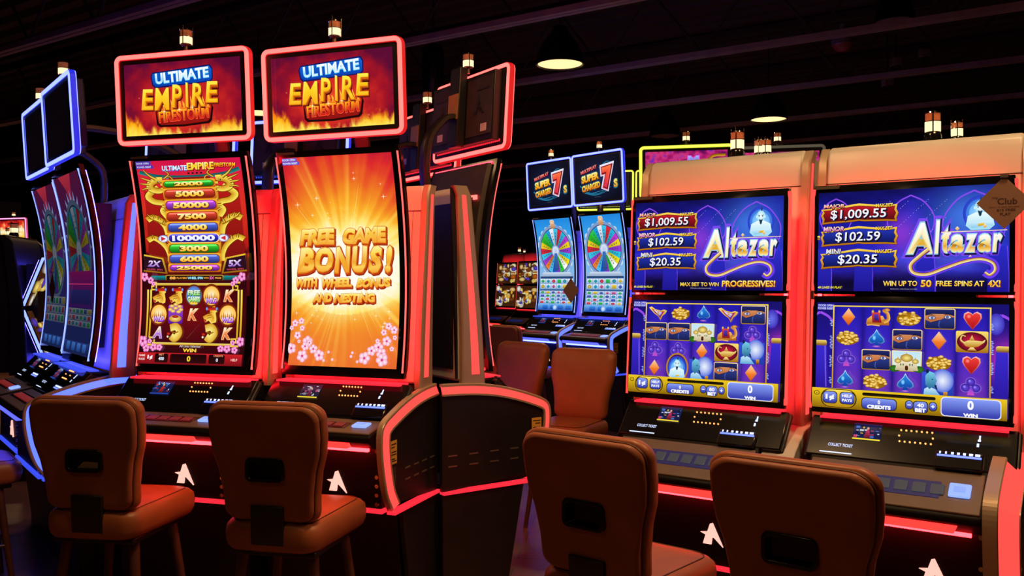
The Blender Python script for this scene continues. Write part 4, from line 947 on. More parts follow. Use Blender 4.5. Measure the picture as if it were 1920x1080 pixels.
def tower(root, th, W_, front, z0, z1, yb, name='cabinet', shell=None):
    WL, WR = W_ if isinstance(W_, tuple) else (W_, W_)
    """pale winged cabinet behind the screens; front = [(z, y)] profile"""
    poly = [(y, z) for z, y in front] + [(yb, z1-.03), (yb, z0)]
    t = MB().prism(poly, 'x', -WL+.03, WR-.03).build(name, M(shell or 'white_plastic'), root, .012, 3)
    zs = [z for z, _ in front]
    for s in (-1, 1):
        W_ = WR if s > 0 else WL
        n = 18; loops_o = []; band = []
        for i in range(n+1):
            z = lerp(z0-.02, z1, i/n); y = interp(front, min(max(z, zs[0]), zs[-1])); k = 1-i/n; wd = .045 + .05*k; x_in, x_out = s*(W_-.032), s*W_
            if i == n: z -= .008
            loops_o.append([(x_in, y-.012, z), (x_out-s*.006, y-.016, z), (x_out, y-.008, z), (x_out, y+wd, z), (x_out-s*.006, y+wd+.006, z), (x_in, y+wd+.006, z)])
            if 0 < i < n: band.append([(x_out-s*.002, y+.014, z), (x_out+s*.002, y+.014, z), (x_out+s*.002, y+.014+wd*.42, z), (x_out-s*.002, y+.014+wd*.42, z)])
        e = MB().loft(loops_o).build('wing_trim', M(shell or 'champagne'), root, smooth=35)
        if not shell: MB().loft(band).build('wing_light', th['band'], e)
    # seams and rear door
    b = MB(); zq = lerp(z0, z1, .86); yq = interp(front, zq)
    MB().box(-WL+.05, WR-.05, yb-.002, yb+.004, z0+.05, z1-.08).build('rear_door', M('black_side'), root)
    b.box(-WL+.032, WR-.032, yq-.0015, yq+.01, zq-.0015, zq+.0015)
    for s in (-1, 1):
        for k in range(10):
            za, zb = lerp(z0+.02, zq, k/10), lerp(z0+.02, zq, (k+1)/10); ya, yb2 = interp(front, za), interp(front, zb); x = s*((WR if s > 0 else WL)-.075)
            b.add([(x-.001, ya-.001, za), (x+.001, ya-.001, za), (x+.001, yb2-.001, zb), (x-.001, yb2-.001, zb)], [(0,1,2,3)])
    b.build('panel_seam', M('ink'), t); return t

def bezel_front(surf, x0, x1, z0, z1, thick, n=24, r=.02):
    """frame body following the screen profile y = surf(z)"""
    loops = []
    for i in range(n+1):
        z = lerp(z0, z1, i/n); y = surf(z); e = 0 if 0 < i < n else .006
        loops.append([(x0+e, y+.006, z), (x0+e+.008, y-.001+e, z), (x1-e-.008, y-.001+e, z), (x1-e, y+.006, z), (x1-e, y+thick, z), (x0+e, y+thick, z)])
    return MB().loft(loops)

def side_panel(root, th, x, sgn, P, name='side_panel', tk=.035, fr=.62):
    
    """end cap of the console: dark plate, pale rim with a light band, vents, sticker. P = outline (y, z) from foot forward, up and back"""
    outer = smoothpath([(0, y, z) for y, z in P], 4); outer = [(p[1], p[2]) for p in outer]
    cx_, cz_ = P[-1][0], P[0][1]
    def inset(d):
        out = []
        for i, p in enumerate(outer):
            a = outer[max(0, i-1)]; b = outer[min(len(outer)-1, i+1)]; dx, dy = b[0]-a[0], b[1]-a[1]; l = math.hypot(dx, dy); nx, ny = dy/l, -dx/l
            q = (p[0]+nx*d, p[1]+ny*d)
            if (q[0]-cx_)**2 + (q[1]-cz_-.1)**2 > (p[0]-cx_)**2 + (p[1]-cz_-.1)**2 + 1e-9: q = (p[0]-nx*d, p[1]-ny*d)
            out.append((min(q[0], cx_), max(q[1], cz_)))
        return out
    xi, xo = (x-tk*sgn, x); r1 = tk*fr; pl = inset(.048) + [(cx_, cz_)]
    plate = MB().prism(pl, 'x', xi+.004*sgn, xo-.010*sgn).build(name, M('black_side'), root)
    def sweep(sec):
        rows = [[((xi + q*sgn), *p) for p in (outer if d == 0 else inset(d))] for d, q in sec]
        return MB().loft([[r[i] for r in rows] for i in range(len(outer))])
    sweep([(0, 0), (0, r1-.002), (.003, r1+.001), (.012, r1+.001), (.012, 0)]).build('pale_rim', M('champagne'), plate)
    sweep([(.008, r1-.002), (.043, tk-.002), (.043, tk-.011), (.012, r1-.011)]).build('light_band', th['band'], plate)
    sweep([(.042, tk-.015), (.042, tk), (.050, tk), (.050, tk-.015)]).build('inner_rim', M('champagne'), plate)
    n = 4; y1 = cx_-.05; y0 = outer[0][0]+.12
    for k in range(n):
        for z in (cz_+.105, cz_+.15): yy = lerp(y0, y1, k/(n-1)); MB().box(min(xo-.011*sgn, xo-.008*sgn), max(xo-.011*sgn, xo-.008*sgn), yy-.022, yy+.022, z-.003, z+.003).build('vent_slot', M('slot_metal'), plate)
    yy = outer[len(outer)//4][0] + .085
    MB().box(min(xo-.011*sgn, xo-.008*sgn), max(xo-.011*sgn, xo-.008*sgn), yy-.026, yy+.026, cz_+.185, cz_+.275).build('warning_sticker', M('sticker_yellow'), plate)
    t = MB()
    for z in (.262, .25, .232, .222, .205, .197): t.box(min(xo-.009*sgn, xo-.0074*sgn), max(xo-.009*sgn, xo-.0074*sgn), yy-.02, yy+.02 - (.012 if z in (.25, .205) else 0), cz_+z-.002, cz_+z+.002)
    t.build('sticker_print', M('ink'), plate)
    t = MB()
    for k in range(9): t.box(min(xo-.011*sgn, xo-.0086*sgn), max(xo-.011*sgn, xo-.0086*sgn), yy-.022+.005*k, yy-.0205+.005*k, cz_+.10, cz_+.172)
    t.build('rating_plate', M('slot_metal'), plate); return plate

def console(root, th, g, player=0, detail=True, depth=.36):
    """g: dict of heights. sloped black glass, button deck, light strips, belly door with badge"""
    hw = g.get('hw', .325); hr = g.get('hr', hw); yt, zt, yb, zb = g['panel']; yd, zd = g['deck']; zs = g['strip']; zl = g['low']; ybelly = g['belly']
    body = [(.10, zt-.01), (yt+.012, zt), (yt, zt-.004), (yb, zb), (yb-.01, zb-.012), (yd, zd), (yd-.012, zd-.010), (yd-.012, zd-.028), (yd+.03, zs-.012), (ybelly, zs-.02), (ybelly, zl), (ybelly+.06, zl-.01), (.10, zl-.01)]
    MB().prism(body, 'x', -hw+.02, hr-.02).build('console_body', M('black_satin'), root, .006, 2)
    L = math.hypot(yb-yt, zb-zt); ty, tz = (yb-yt)/L, (zb-zt)/L; ny, nz = -tz, ty                # along slope, outward normal (towards player and up)
    if ny > 0: ny, nz = -ny, -nz
    def on(u, t, d=0.0): return (u, yt + ty*t*L + ny*d, zt + tz*t*L + nz*d)
    def slab(mb, u0, u1, t0, t1, d0=-.002, d1=.003):
        return mb.add([on(u0,t0,d0),on(u1,t0,d0),on(u1,t1,d0),on(u0,t1,d0),on(u0,t0,d1),on(u1,t0,d1),on(u1,t1,d1),on(u0,t1,d1)], [(0,3,2,1),(4,5,6,7),(0,1,5,4),(1,2,6,5),(2,3,7,6),(3,0,4,7)])
    gl = slab(MB(), -hw, hw, -.03, 1.0, -.012, .004).build('glass_panel', M('black_gloss'), root, .005)
    slab(MB(), -hw-.008, hw+.008, -.045, 1.01, -.03, -.010).build('panel_surround', M('black_matte'), root, .005)
    MB().box(-hw+.03, hw-.03, -.035, .05, zt-.001, zt+.006).build('neck_light', th['low'], root)
    # player screen, amber dots, tag
    if detail:
        me = cached(f'player{player}', lambda: pic_player(player).mesh('player_screen', .094, .07, lambda X, Z, q: np.column_stack([X, Z*0-q, Z])))
        p = link_mesh('player_screen', me, gl); c = Vector(on(g.get('px', -.115), .33, .0055)); p.location = c; p.rotation_euler.x = math.atan2(ty, -tz)
        d = MB(); u0, u1, t0, t1 = g['dots']
        pos = [(lerp(u0, u1, k/6), t) for k in range(7) for t in (t0, t1)] + [(u0-.004, (t0+t1)/2), (u1+.004, (t0+t1)/2)]
        for u, t in pos: a = on(u, t, .004); d.tube([a, on(u, t, .007)], .0032, 8)
        d.build('amber_dots', M('dot_amber'), gl)
        d = MB(); bx = g.get('bx', 0.0); slab(d, .219, .224, .17, .26, .0035, .0055); slab(d, .216, .225, .265, .31, .0035, .0055); slab(d, .214, .221, .36, .44, .0035, .0055); d.build('tap_mark', M('tag_white'), gl)
    # deck with buttons
    dy, dz = yd-(yb-.01), zd-(zb-.012); DL = math.hypot(dy, dz); ey, ez = dy/DL, dz/DL; my, mz = ez, -ey
    if mz < 0: my, mz = -my, -mz
    def od(u, t, d=0.0): return (u, yb-.01 + ey*t*DL + my*d, zb-.012 + ez*t*DL + mz*d)
    def dslab(mb, u0, u1, t0, t1, d0, d1):
        return mb.add([od(u0,t0,d0),od(u1,t0,d0),od(u1,t1,d0),od(u0,t1,d0),od(u0,t0,d1),od(u1,t0,d1),od(u1,t1,d1),od(u0,t1,d1)], [(0,3,2,1),(4,5,6,7),(0,1,5,4),(1,2,6,5),(2,3,7,6),(3,0,4,7)])
    dk = dslab(MB(), -hw+.03, hr-.03, -.02, 1.02, -.004, .006).build('button_deck', M('deck_brown'), root, .004)
    dslab(MB(), -hw+.06, hw-.16+g.get('bx', 0), .30, .72, .004, .008).build('button_strip', M('strip_blue' if g is RG else 'black_gloss'), dk)
    if detail:
        for k in range(7):
            u = -hw+.10 + .055*k; dslab(MB(), u, u+.042, .38, .64, .007, .012).build('button', M(g.get('btn', 'button_dim')), dk, .008 if g is RG else .003)
        # spin button, bill slot with lit note figures
        bx = g.get('bx', 0.0); s = dslab(MB(), hw-.135+bx, hw-.07+bx, .32, .66, .006, .016).build('spin_button', M('spin_lit'), dk, .006); dslab(MB(), hw-.120+bx, hw-.085+bx, .42, .56, .016, .018).build('button_ring', M('tag_blue'), s)
        u0, u1 = hw-.19+bx, hw-.045+bx
        bl = slab(MB(), u0, u1, .66, 1.06, .004, .022).build('bill_acceptor', M('black_gloss'), root, .005)
        q = MB()
        for k, wd in enumerate((.006, .006, .010, .010, .010, .014, .018)): uu = u0+.012+.018*k; slab(q, uu, uu+wd*.82, .69, .74, .0225, .0245)
        q.build('note_figures', M('tag_white'), bl); slab(MB(), u0+.006, u1-.006, .76, .80, .0225, .0245).build('slot_light', M('tag_blue'), bl)
        # collect ticket tag and slot, left side
        q = MB(); slab(q, -hw+.05, -hw+.16, .90, .92, .004, .006); q.build('ticket_slot_light', M('tag_white'), gl)
        q = MB(); slab(q, -hw+.075, -hw+.15, .70, .74, .0035, .005); 
        q.build('ticket_sign_backing', M('ink'), gl)
        tv, tt = text_geo('COLLECT TICKET', .01, 0); lo, hi = tv.min(0), tv.max(0); q = MB()
        q.add([on(-hw+.075 + (p[0]-lo[0])/(hi[0]-lo[0])*.085, .755 - (p[1]-lo[1])/(hi[1]-lo[1])*.075, .0055) for p in tv], [list(t) for t in tt]); q.build('ticket_sign', M('tag_white'), gl)
        if g.get('lock', True):
            for z in (zs-.03, zs-.13, zs-.165, zs-.20, zs-.235): MB().tube([(hr-.034, ybelly-.012, z), (hr-.034, ybelly+.004, z)], .008, 10).build('lock_button', M('chrome'), root, smooth=40)
    # lit lip under the deck and along the foot
    x0, x1 = g.get('sx', (-.26, .22)); zz = zs
    MB().prism([(x0, zz-.012), (x1-.012, zz-.012), (x1, zz+.014), (x0, zz+.014)], 'y', yd-.004, yd+.04).build('lip_light', th['strip'], root, .003)
    MB().box(-hw+.06, hr-.06, yd+.045, yd+.060, zs-.030, zs-.016).build('added_seat_light', th['under'], root)  # hidden emitter added under the deck to throw colour on the seat
    MB().box(-hw+.03, hr-.01, ybelly-.012, ybelly+.03, zl-.012, zl+.004).build('foot_light', th['low'], root)
    e = MB(); emblem(e, g.get('ex', .11), ybelly-.004, g['logo'], .085); e.build('badge', M(g.get('emb', 'emblem_red')), root)
    MB().prism([(.06, zl-.012), (ybelly+.10, zl-.012), (ybelly+.16, .05), (ybelly+.16, 0), (depth, 0), (depth, zl-.012)], 'x', -hw+.005, hr-.005).build('base', M('black_matte'), root, .004)

MG = dict(panel=(-.005, .995, -.125, .875), deck=(-.28, .838), strip=.793, low=.535, belly=-.20, logo=.632, dots=(.03, .115, .13, .40), btn='button_red', sx=(-.27, .215))
RG = dict(panel=(-.012, .918, -.125, .795), deck=(-.285, .688), strip=.635, low=.352, belly=-.21, logo=.470, dots=(-.025, .075, .20, .48), bx=-.05, px=-.135, btn='button_dim', sx=(-.27, .185), hw=.335, hr=.278, ex=.105)
PANEL_P = [(-.19,.53),(-.235,.60),(-.265,.70),(-.278,.79),(-.272,.855),(-.24,.888),(-.18,.912),(-.10,.938),(0,.963),(.10,.978),(.206,.985)]

def surf_p(z): t = z-1.03; return .1906*t - .2554*t*t
def machine_tall(x, y, th_deg, theme_, pic, key, label, group, sign=None, sign_key=None, player=0, detail=True, panels=(), signw=.665, sign_z=(2.015, 2.402), candle_x=0.0, cat='slot machine', wid=(.338, .338), depth=.30, dark=(), ext=0.0, hin=.012):
    th = theme(theme_); root = empty('slot_machine', (x, y, 0), R(th_deg)); tag(root, label, cat, group)
    tower(root, th, wid, [(.99, .088), (1.2, .102), (1.45, .125), (1.65, .145), (1.80, .160), (1.825, .168), (1.835, .18)], .99, 1.84, depth)
    for s in dark: xx = s*(wid[1] if s > 0 else wid[0]); MB().prism([(.20, 1.0), (.235, 1.825), (depth+.002, 1.815), (depth+.002, 1.0)], 'x', min(xx-s*.031, xx-s*.022), max(xx-s*.031, xx-s*.022)).build('cabinet_side', M('black_side'), root)
    bz = bezel_front(surf_p, -.30, .30, 1.02, 1.972, .028).build('screen_bezel', M('black_gloss'), root, smooth=35)
    me = cached(key, lambda: pic().mesh('main_screen', .525, .885, lambda X, Z, q: np.column_stack([X, surf_p(Z+1.503)-.0022-q, Z+1.503]), fine=7)); link_mesh('main_screen', me, root)
    for s in (-1, 1):
        m = MB(); m.loft([[(s*.291-.0028, surf_p(z)-.004, z), (s*.291+.0028, surf_p(z)-.004, z), (s*.291+.0028, surf_p(z)+.006, z), (s*.291-.0028, surf_p(z)+.006, z)] for z in np.linspace(1.045, 1.95, 20)]).build('edge_light', th['line'], bz)
    MB().box(-.28, -.20, surf_p(1.965)-.006, surf_p(1.965)+.01, 1.958, 1.967).build('maker_plate', M('slot_metal'), bz)
    halo(bz, th, -.30, .30, 1.02, 1.965, surf_p, .029, hin)
    m = MB(); m.loft([[(-.265, surf_p(z)+.02, z), (.265, surf_p(z)+.02, z), (.25, surf_p(z)+.046, z), (-.25, surf_p(z)+.046, z)] for z in np.linspace(1.07, 1.955, 16)]).build('screen_rear', M('rear_plastic'), bz)
    MB().box(-.2, .2, .05, .13, 1.1, 1.8).build('screen_mount', M('black_matte'), root)
    topper(root, th, sign, sign_key, w=signw, z0=sign_z[0], z1=sign_z[1]); arm(root, y0=depth-.055, z0=1.82 + (sign_z[0]-2.015))
    candle(root, candle_x, -.045, sign_z[1]+.028)
    console(root, th, MG, player, detail, depth)
    for s in panels: side_panel(root, th, s*.362, s, PANEL_P + ([(PANEL_P[-1][0]+ext, .986)] if ext else []))
    if panels:
        for s in panels: MB().prism([(-.12, .527), (.206+ext, .527), (.206+ext, 0), (-.03, 0), (-.03, .06)], 'x', min(s*.335, s*.358), max(s*.335, s*.358)).build('lower_panel', M('black_side'), root, .004); MB().prism([(-.20, .520), (.206+ext, .520), (.206+ext, .532), (-.20, .532)], 'x', min(s*.33, s*.366), max(s*.33, s*.366)).build('foot_light', th['low'], root)
    return root

def surf_d(z): return interp([(.93, -.032), (1.37, .004), (1.79, .026)], z)
def machine_dual(x, y, th_deg, theme_, pics, keys, label, group, player=0, detail=True, panels=(), surf=surf_d, candles=1, shell=None):
    th = theme(theme_); root = empty('slot_machine', (x, y, 0), R(th_deg)); tag(root, label, 'slot machine', group)
    tower(root, th, .365, [(.86, .085), (1.1, .092), (1.4, .110), (1.65, .14), (1.82, .165), (1.90, .178), (1.935, .195), (1.948, .225)], .86, 1.952, .48, shell=shell)
    bz = bezel_front(surf, -.345, .325, 1.374, 1.780, .032, 10).build('upper_bezel', M('black_gloss'), root, smooth=35)
    bl = bezel_front(surf, -.345, .325, .936, 1.366, .032, 10).build('lower_bezel', M('black_gloss'), root, smooth=35)
    for b, z0, z1 in ((bz, 1.376, 1.778), (bl, .94, 1.363)):
        for xx in (-.343, .323):
            MB().loft([[(xx-.005, surf(z)+.002, z), (xx+.005, surf(z)+.002, z), (xx+.005, surf(z)+.020, z), (xx-.005, surf(z)+.020, z)] for z in np.linspace(z0+.01, z1-.01, 8)]).build('edge_light', th['line'] if theme_ != 'red' else M('red_band'), b)
    for nm, k, z0, z1 in (('upper_screen', 0, 1.385, 1.752), ('lower_screen', 1, .962, 1.343)):
        me = cached(keys[k], lambda: pics[k]().mesh(nm, .628, z1-z0, lambda X, Z, q: np.column_stack([X-.010, np.array([surf(v) for v in Z+(z0+z1)/2])-.0022-q, Z+(z0+z1)/2]))); link_mesh(nm, me, root)
    MB().box(-.335, -.25, surf(1.77)-.006, surf(1.77)+.01, 1.766, 1.777).build('maker_plate', M('slot_metal'), bz)
    halo(bl, dict(halo=MATS.get(theme_ + '_halo_dual', th['halo'])), -.345, .325, .936, 1.77, surf, .033); MB().box(-.2, .2, .045, .12, 1.0, 1.72).build('screen_mount', M('black_matte'), root)
    if candles:
        candle(root, .03, .27, 1.950, 1.12, .032)
        for dx in ((.105, .135) if candles == 2 else (.105,)): candle(root, dx, .33, 1.945, .82, .022)
    console(root, th, RG, player, detail, .48)
    if not panels: MB().prism([(.16, .87), (.02, .855), (-.10, .795), (-.22, .70), (-.22, .60), (.16, .60)], 'x', .262, .385).build('gap_filler', M('white_plastic'), root, .004)
    for s in panels:
        P = [(q-.11, z-.122) for q, z in PANEL_P]; P[0] = (P[0][0], .36); P[1] = (P[1][0], .46); P[2] = (P[2][0], .58)
        P.append((.30, P[-1][1]+.004)); side_panel(root, th, s*.362, s, P, tk=.098, fr=.42)
        MB().prism([(-.12, .355), (.48, .355), (.48, 0), (-.03, 0)], 'x', min(s*.29, s*.32), max(s*.29, s*.32)).build('lower_panel', M('black_side'), root, .004)
    return root
# ------------------------------------------------------------------ casino chairs (local: sitter faces +y, the back's rear at y = -0.24)
BACKW = [(.60, .150), (.63, .163), (.70, .166), (.78, .178), (.84, .196), (.90, .203), (.96, .203), (.985, .200), (1.005, .192)]
def back_outline(d, top=1.005, bot=.605, n=16):
    """closed outline (x, z) with rounded corners; d grows or shrinks it about its middle"""
    rc, rb = .045, .035; right = []
    zs = [bot + rb*(1-math.cos(PI/2*t/4)) for t in range(4)] + [lerp(bot+rb+.001, top-rc-.002, k/n) for k in range(n+1)] + [top - rc + rc*math.sin(PI/2*t/6) for t in range(7)]
    for z in zs:
        w = interp(BACKW, z); q = max(0, z-(top-rc), 0); w -= rc - math.sqrt(max(0, rc*rc - q*q))
        q = max(0, bot+rb-z); w -= rb - math.sqrt(max(0, rb*rb - q*q)); right.append((w, z))
    zc = (top+bot)/2; k = 1 + d/.19
    return [(x*k, zc + (z-zc)*k) for x, z in right + [(-x, z) for x, z in right[::-1]]]
def lean(z): return -.055*((z-.6)/.4)**1.3 if z > .6 else 0
def make_chair():
    root = empty('casino_chair')
    def L(d, y): return [(x, y + lean(z) + .05, z) for x, z in back_outline(d)]
    m = MB().loft([L(-.030, -.236), L(-.012, -.2385), L(-.004, -.234), L(.0, -.226), L(-.002, -.217), L(-.010, -.214)])
    rear = m.build('backrest', M('leather_rear'), None, smooth=50)
    m = MB().loft([L(-.010, -.2155), L(.004, -.213), L(.009, -.205), L(.010, -.192), L(.007, -.176), L(-.004, -.165), L(-.03, -.158), L(-.09, -.155)])
    front = m.build('cushion', M('leather'), None, smooth=60)
    # grip slot cut right through
    c = MB().prism(rrect(-.062, .062, .752, .818, .016), 'y', -.5, lean(.79)+.05-.2165).build('cut', M('black_matte'))
    outs = []
    for o in (rear,):
        b = o.modifiers.new('b', 'BOOLEAN'); b.operation = 'DIFFERENCE'; b.object = c; b.solver = 'EXACT'
        dg = bpy.context.evaluated_depsgraph_get(); me = bpy.data.meshes.new_from_object(o.evaluated_get(dg)); o.modifiers.clear(); o.data = me; me.name = o.name
    bpy.data.objects.remove(c)
    rear.parent = root; front.parent = rear
    # piping between shell and cushion
    P = [(x, lean(z) + .05 - .2165, z) for x, z in back_outline(-.001)]
    m = MB(); n = len(P); loops = []
    for i in range(n):
        t = (Vector(P[(i+1) % n]) - Vector(P[i-1])).normalized(); b = Vector((0, 1, 0)); a = t.cross(b).normalized()
        loops.append([tuple(Vector(P[i]) + a*.0045*math.cos(k*PI/3) + b*.0045*math.sin(k*PI/3)) for k in range(6)])
    loops.append(loops[0]); m.loft(loops, False).build('piping', M('piping'), rear, smooth=60)
    yy = lean(.79) + .05
    m = MB().ring(rrect(-.070, .070, .744, .826, .020), rrect(-.059, .059, .755, .815, .013), 'y', yy-.246, yy-.217); m.build('grip_handle', M('black_gloss'), rear, .002)
    MB().box(-.060, .060, yy-.222, yy-.2165, .750, .820).build('grip_liner', M('black_gloss'), rear)
    # seat
    def S(d, z, cr=.06):
        f, bk = .24+d, -.19-d*.4; w0, w1 = .175+d, .195+d; o = []
        for cx, cy, a in ((w1-cr, f-cr, 0), (-w1+cr, f-cr, 90), (-w0+cr, bk+cr, 180), (w0-cr, bk+cr, 270)):
            for k in range(7): t = R(a+15*k); o.append((cx+cr*math.cos(t), cy+cr*math.sin(t), z))
        return [(x, y, z + .012*math.sin(max(0, (y+.19)/.43)*PI*.9) * (1 if z > .57 else 0)) for x, y, z in o]
    seat = MB().loft([S(-.05, .500), S(-.012, .502), S(-.002, .512), S(.004, .53), S(.006, .556), S(.002, .578), S(-.010, .592), S(-.03, .599), S(-.09, .603)]).build('seat', M('leather'), root, smooth=60)
    q = [tuple(Vector(p) + Vector((0, 0, .0016))) for p in S(-.022, .5965)]
    m = MB(); n = len(q); loops = []
    for i in range(n):
        t = (Vector(q[(i+1) % n]) - Vector(q[i-1])).normalized(); b = Vector((0, 0, 1)); a = t.cross(b).normalized(); loops.append([tuple(Vector(q[i]) + a*.0018*math.cos(k*PI/2) + b*.0014*math.sin(k*PI/2)) for k in range(4)])
    loops.append(loops[0]); m.loft(loops, False).build('seam', M('piping'), seat)
    MB().box(-.16, .16, -.16, .20, .478, .502).build('seat_pan', M('black_matte'), root, .006)
    MB().prism([(-.10, .49), (-.165, .49), (-.195, .53), (-.20, .66), (-.185, .66), (-.17, .545), (-.15, .515), (-.10, .51)], 'x', -.06, .06).build('back_bracket', M('black_matte'), root, .003)
    for sx in (-1, 1):
        for sy in (-1, 1):
            MB().tube([(sx*.13, sy*.13+.02, .48), (sx*.185, sy*.185+.02, .0)], .019, 12, .012).build('leg', M('leg_wood'), root, smooth=60)
    m = MB(); cs = [(.163, .183), (-.163, .183), (-.163, -.143), (.163, -.143)]
    for i in range(4): a, b = cs[i], cs[(i+1) % 4]; m.tube([(*a, .22), (*b, .22)], .009, 8)
    m.build('footrest', M('steel_dark'), root, smooth=60)
    return root
CHAIR = None
def chair(x, y, deg, label, group, grip_glint=False, hs=1.0):
    global CHAIR
    if CHAIR is None: CHAIR = make_chair(); o = CHAIR
    else: o = copy_tree(CHAIR)
    o.location = (x, y, 0); o.scale = (1, 1, hs); o.rotation_euler = (0, 0, R(deg)); tag(o, label, 'chair', group)
    if grip_glint:
        r = [c for c in o.children if c.name.startswith('backrest')][0]; q = lean(.79) + .05
        MB().prism([(-.034, .757), (.046, .757), (.046, .778), (-.010, .780)], 'y', q-.228, q-.2215).build('painted_glint', M('champagne'), r)  # pale sliver standing in for light caught on the slot lining
    return o
def local(px, py, deg, lx, ly):
    c, s = math.cos(R(deg)), math.sin(R(deg)); return px + c*lx - s*ly, py + s*lx + c*ly
# ------------------------------------------------------------------ placing everything
M2 = (*at(638, 3.70), -20.5); M1 = (*at(361, 3.83), -16.2)
R2 = (*at(1708, 3.117), -34.1); R1 = (R2[0]-.828*.76, R2[1]+.561*.76, -34.1)
GF = 'slot machines of the round pod on the left'
machine_tall(*M1, 'red', pic_ladder_full, 'ladder', 'red-lit slot machine showing a golden dragon prize ladder above its reels', GF, pic_topper, 'topper', 0, wid=(.348, .33), depth=.24)
machine_tall(*M2, 'red', pic_bonus, 'bonus', 'red-lit slot machine whose tall screen bursts with FREE GAME BONUS', GF, pic_topper, 'topper', 1, panels=(1,), wid=(.328, .340), depth=.206, dark=(1,))
L1 = (-2.177, 4.37, -52); L2 = (-2.60, 4.95, -52)
machine_tall(*L1, 'blue', lambda: pic_wheel_dim(0), 'wheel_dim_a', 'blue-lit wheel slot machine nearest the dragon one, dark sign, purple screen panel', GF, pic_dark, 'dark', 0, panels=(1,), depth=.55, wid=(.338, .40))
machine_tall(*L2, 'blue', lambda: pic_wheel_dim(1), 'wheel_dim_b', 'blue-lit wheel slot machine farther left with a diamond card on its screen', GF, pic_dark, 'dark', 0, depth=.30)
M3 = (-.245, 4.165, 124); M4 = (-.52, 5.0, 124)
m3 = machine_tall(*M3, 'red', pic_bonus, 'bonus', 'red-edged slot machine seen from behind, right end of the left pod', GF, pic_topper, 'topper', 1, panels=(-1,), wid=(.340, .338), depth=.206, dark=(-1,), ext=.09, hin=.06)
machine_tall(*M4, 'red', pic_bonus, 'bonus', 'red-edged slot machine seen from behind, half hidden by the FREE GAME BONUS one', GF, pic_topper, 'topper', 1, hin=.06)
MB().box(-.225, -.135, .044, .052, 1.79, 1.81).build('rear_bar', M('red_neon'), m3)  # small emissive bar at the rear of the screen
M5 = (*at(552, 5.25), 163); M6 = (*at(345, 5.5), 163)
machine_tall(*M5, 'blue', lambda: pic_wheel_dim(0), 'wheel_dim_a', 'slot machine seen from behind in the gap between the two firestorm signs', GF, pic_dark, 'dark', 0)
machine_tall(*M6, 'blue', lambda: pic_wheel_dim(0), 'wheel_dim_a', 'slot machine seen from behind, its arm arching just under the left firestorm sign', GF, pic_dark, 'dark', 0)

GR = 'purple genie slot machines on the right'
r1 = [['F','G','S','F','V'], ['V','V','P','K','C'], ['C','C','D','L','O'], ['D','B','O','V','D']]
r2 = [['D','K','G','V','Hh'], ['G','S','V','D','L'], ['C','V','P','G','Hh'], ['S','G','S','O','C']]
k1 = ('alt_a', 'reel_a'); p1 = (lambda: pic_altazar(0), lambda: pic_reels(r1, '80'))
k2 = ('alt_b', 'reel_b'); p2 = (lambda: pic_altazar(1), lambda: pic_reels(r2, '40'))
machine_dual(*R1, 'red', p1, k1, 'purple genie slot machine reading MAX BET TO WIN PROGRESSIVES', GR, 2, candles=2)
machine_dual(*R2, 'red', p2, k2, 'purple genie slot machine reading WIN UP TO 50 FREE SPINS, front right', GR, 2, panels=(1,))

GB = 'blue-lit prize wheel slot machines at the back'
B2 = (.875, 8.5, -50); B1 = (.435, 9.06, -50)
for b, lab in ((B1, 'left'), (B2, 'right')):
    o = machine_tall(*b, 'blue', pic_wheel_bright, 'wheel_bright', f'{lab} one of two bright prize wheel slot machines under SUPER CHARGED 7s signs', GB, pic_sevens, 'sevens', 0, signw=.68, sign_z=(2.04, 2.514), panels=(1,)); o.scale = (1, 1, 1.06)
GY = 'yellow neon slot machines behind the genie ones'
machine_tall(*at(1287, 6.4), -13, 'yellow', pic_pink, 'pink_t', 'slot machine with a yellow neon framed pink sign above the left genie machine', GY, pic_pink, 'pink', 0, detail=False, sign_z=(2.02, 2.40))
machine_tall(*at(1457, 6.55), -13, 'dim', pic_pink, 'pink_t', 'slot machine with a dim framed pink sign behind the second signal lights', GY, pic_pink, 'pink', 0, detail=False, sign_z=(2.03, 2.42))
machine_tall(*at(1133, 10.2), 165, 'yellow', pic_pink, 'pink_t', 'yellow neon slot machine turned away, just right of the SUPER CHARGED 7s pair', GY, pic_pink, 'pink', 0, detail=False, sign_z=(2.25, 2.71))
machine_tall(*at(1246, 9.9), 165, 'yellow', pic_pink, 'pink_t', 'yellow neon slot machine turned away, mostly hidden by the left genie machine', GY, pic_pink, 'pink', 0, detail=False, sign_z=(2.22, 2.69))

# far machines
for i, (px, lab) in enumerate(((950, 'left'), (990, 'right'))):
    machine_dual(*at(px, 16.4-1.0*i), -55, 'red', (lambda: pic_collage(3), lambda: pic_collage(5)), ('col_a', 'col_b'), f'{lab} one of two distant red and gold slot machines left of the prize wheels', 'far red slot machines', 0, detail=False)
machine_tall(*at(30, 14.6), -20, 'pink', pic_amber, 'amber', 'distant slot machine with a pink framed fire sign at the left edge', 'far left slot machines', pic_fire, 'fire', 0, detail=False, signw=.62, sign_z=(2.10, 2.47))
ZS = lambda z: interp([(.93, -.06), (1.36, .09), (1.38, .09), (1.79, -.05)], z)
machine_dual(*at(98, 6.6), 103, 'blue', (lambda: pic_collage(8), lambda: pic_collage(9)), ('col_c', 'col_d'), 'slot machine seen edge-on with a bent blue light line at the far left', 'far left slot machines', 0, detail=False, surf=ZS, shell='black_side').scale = (1, 1, .9)

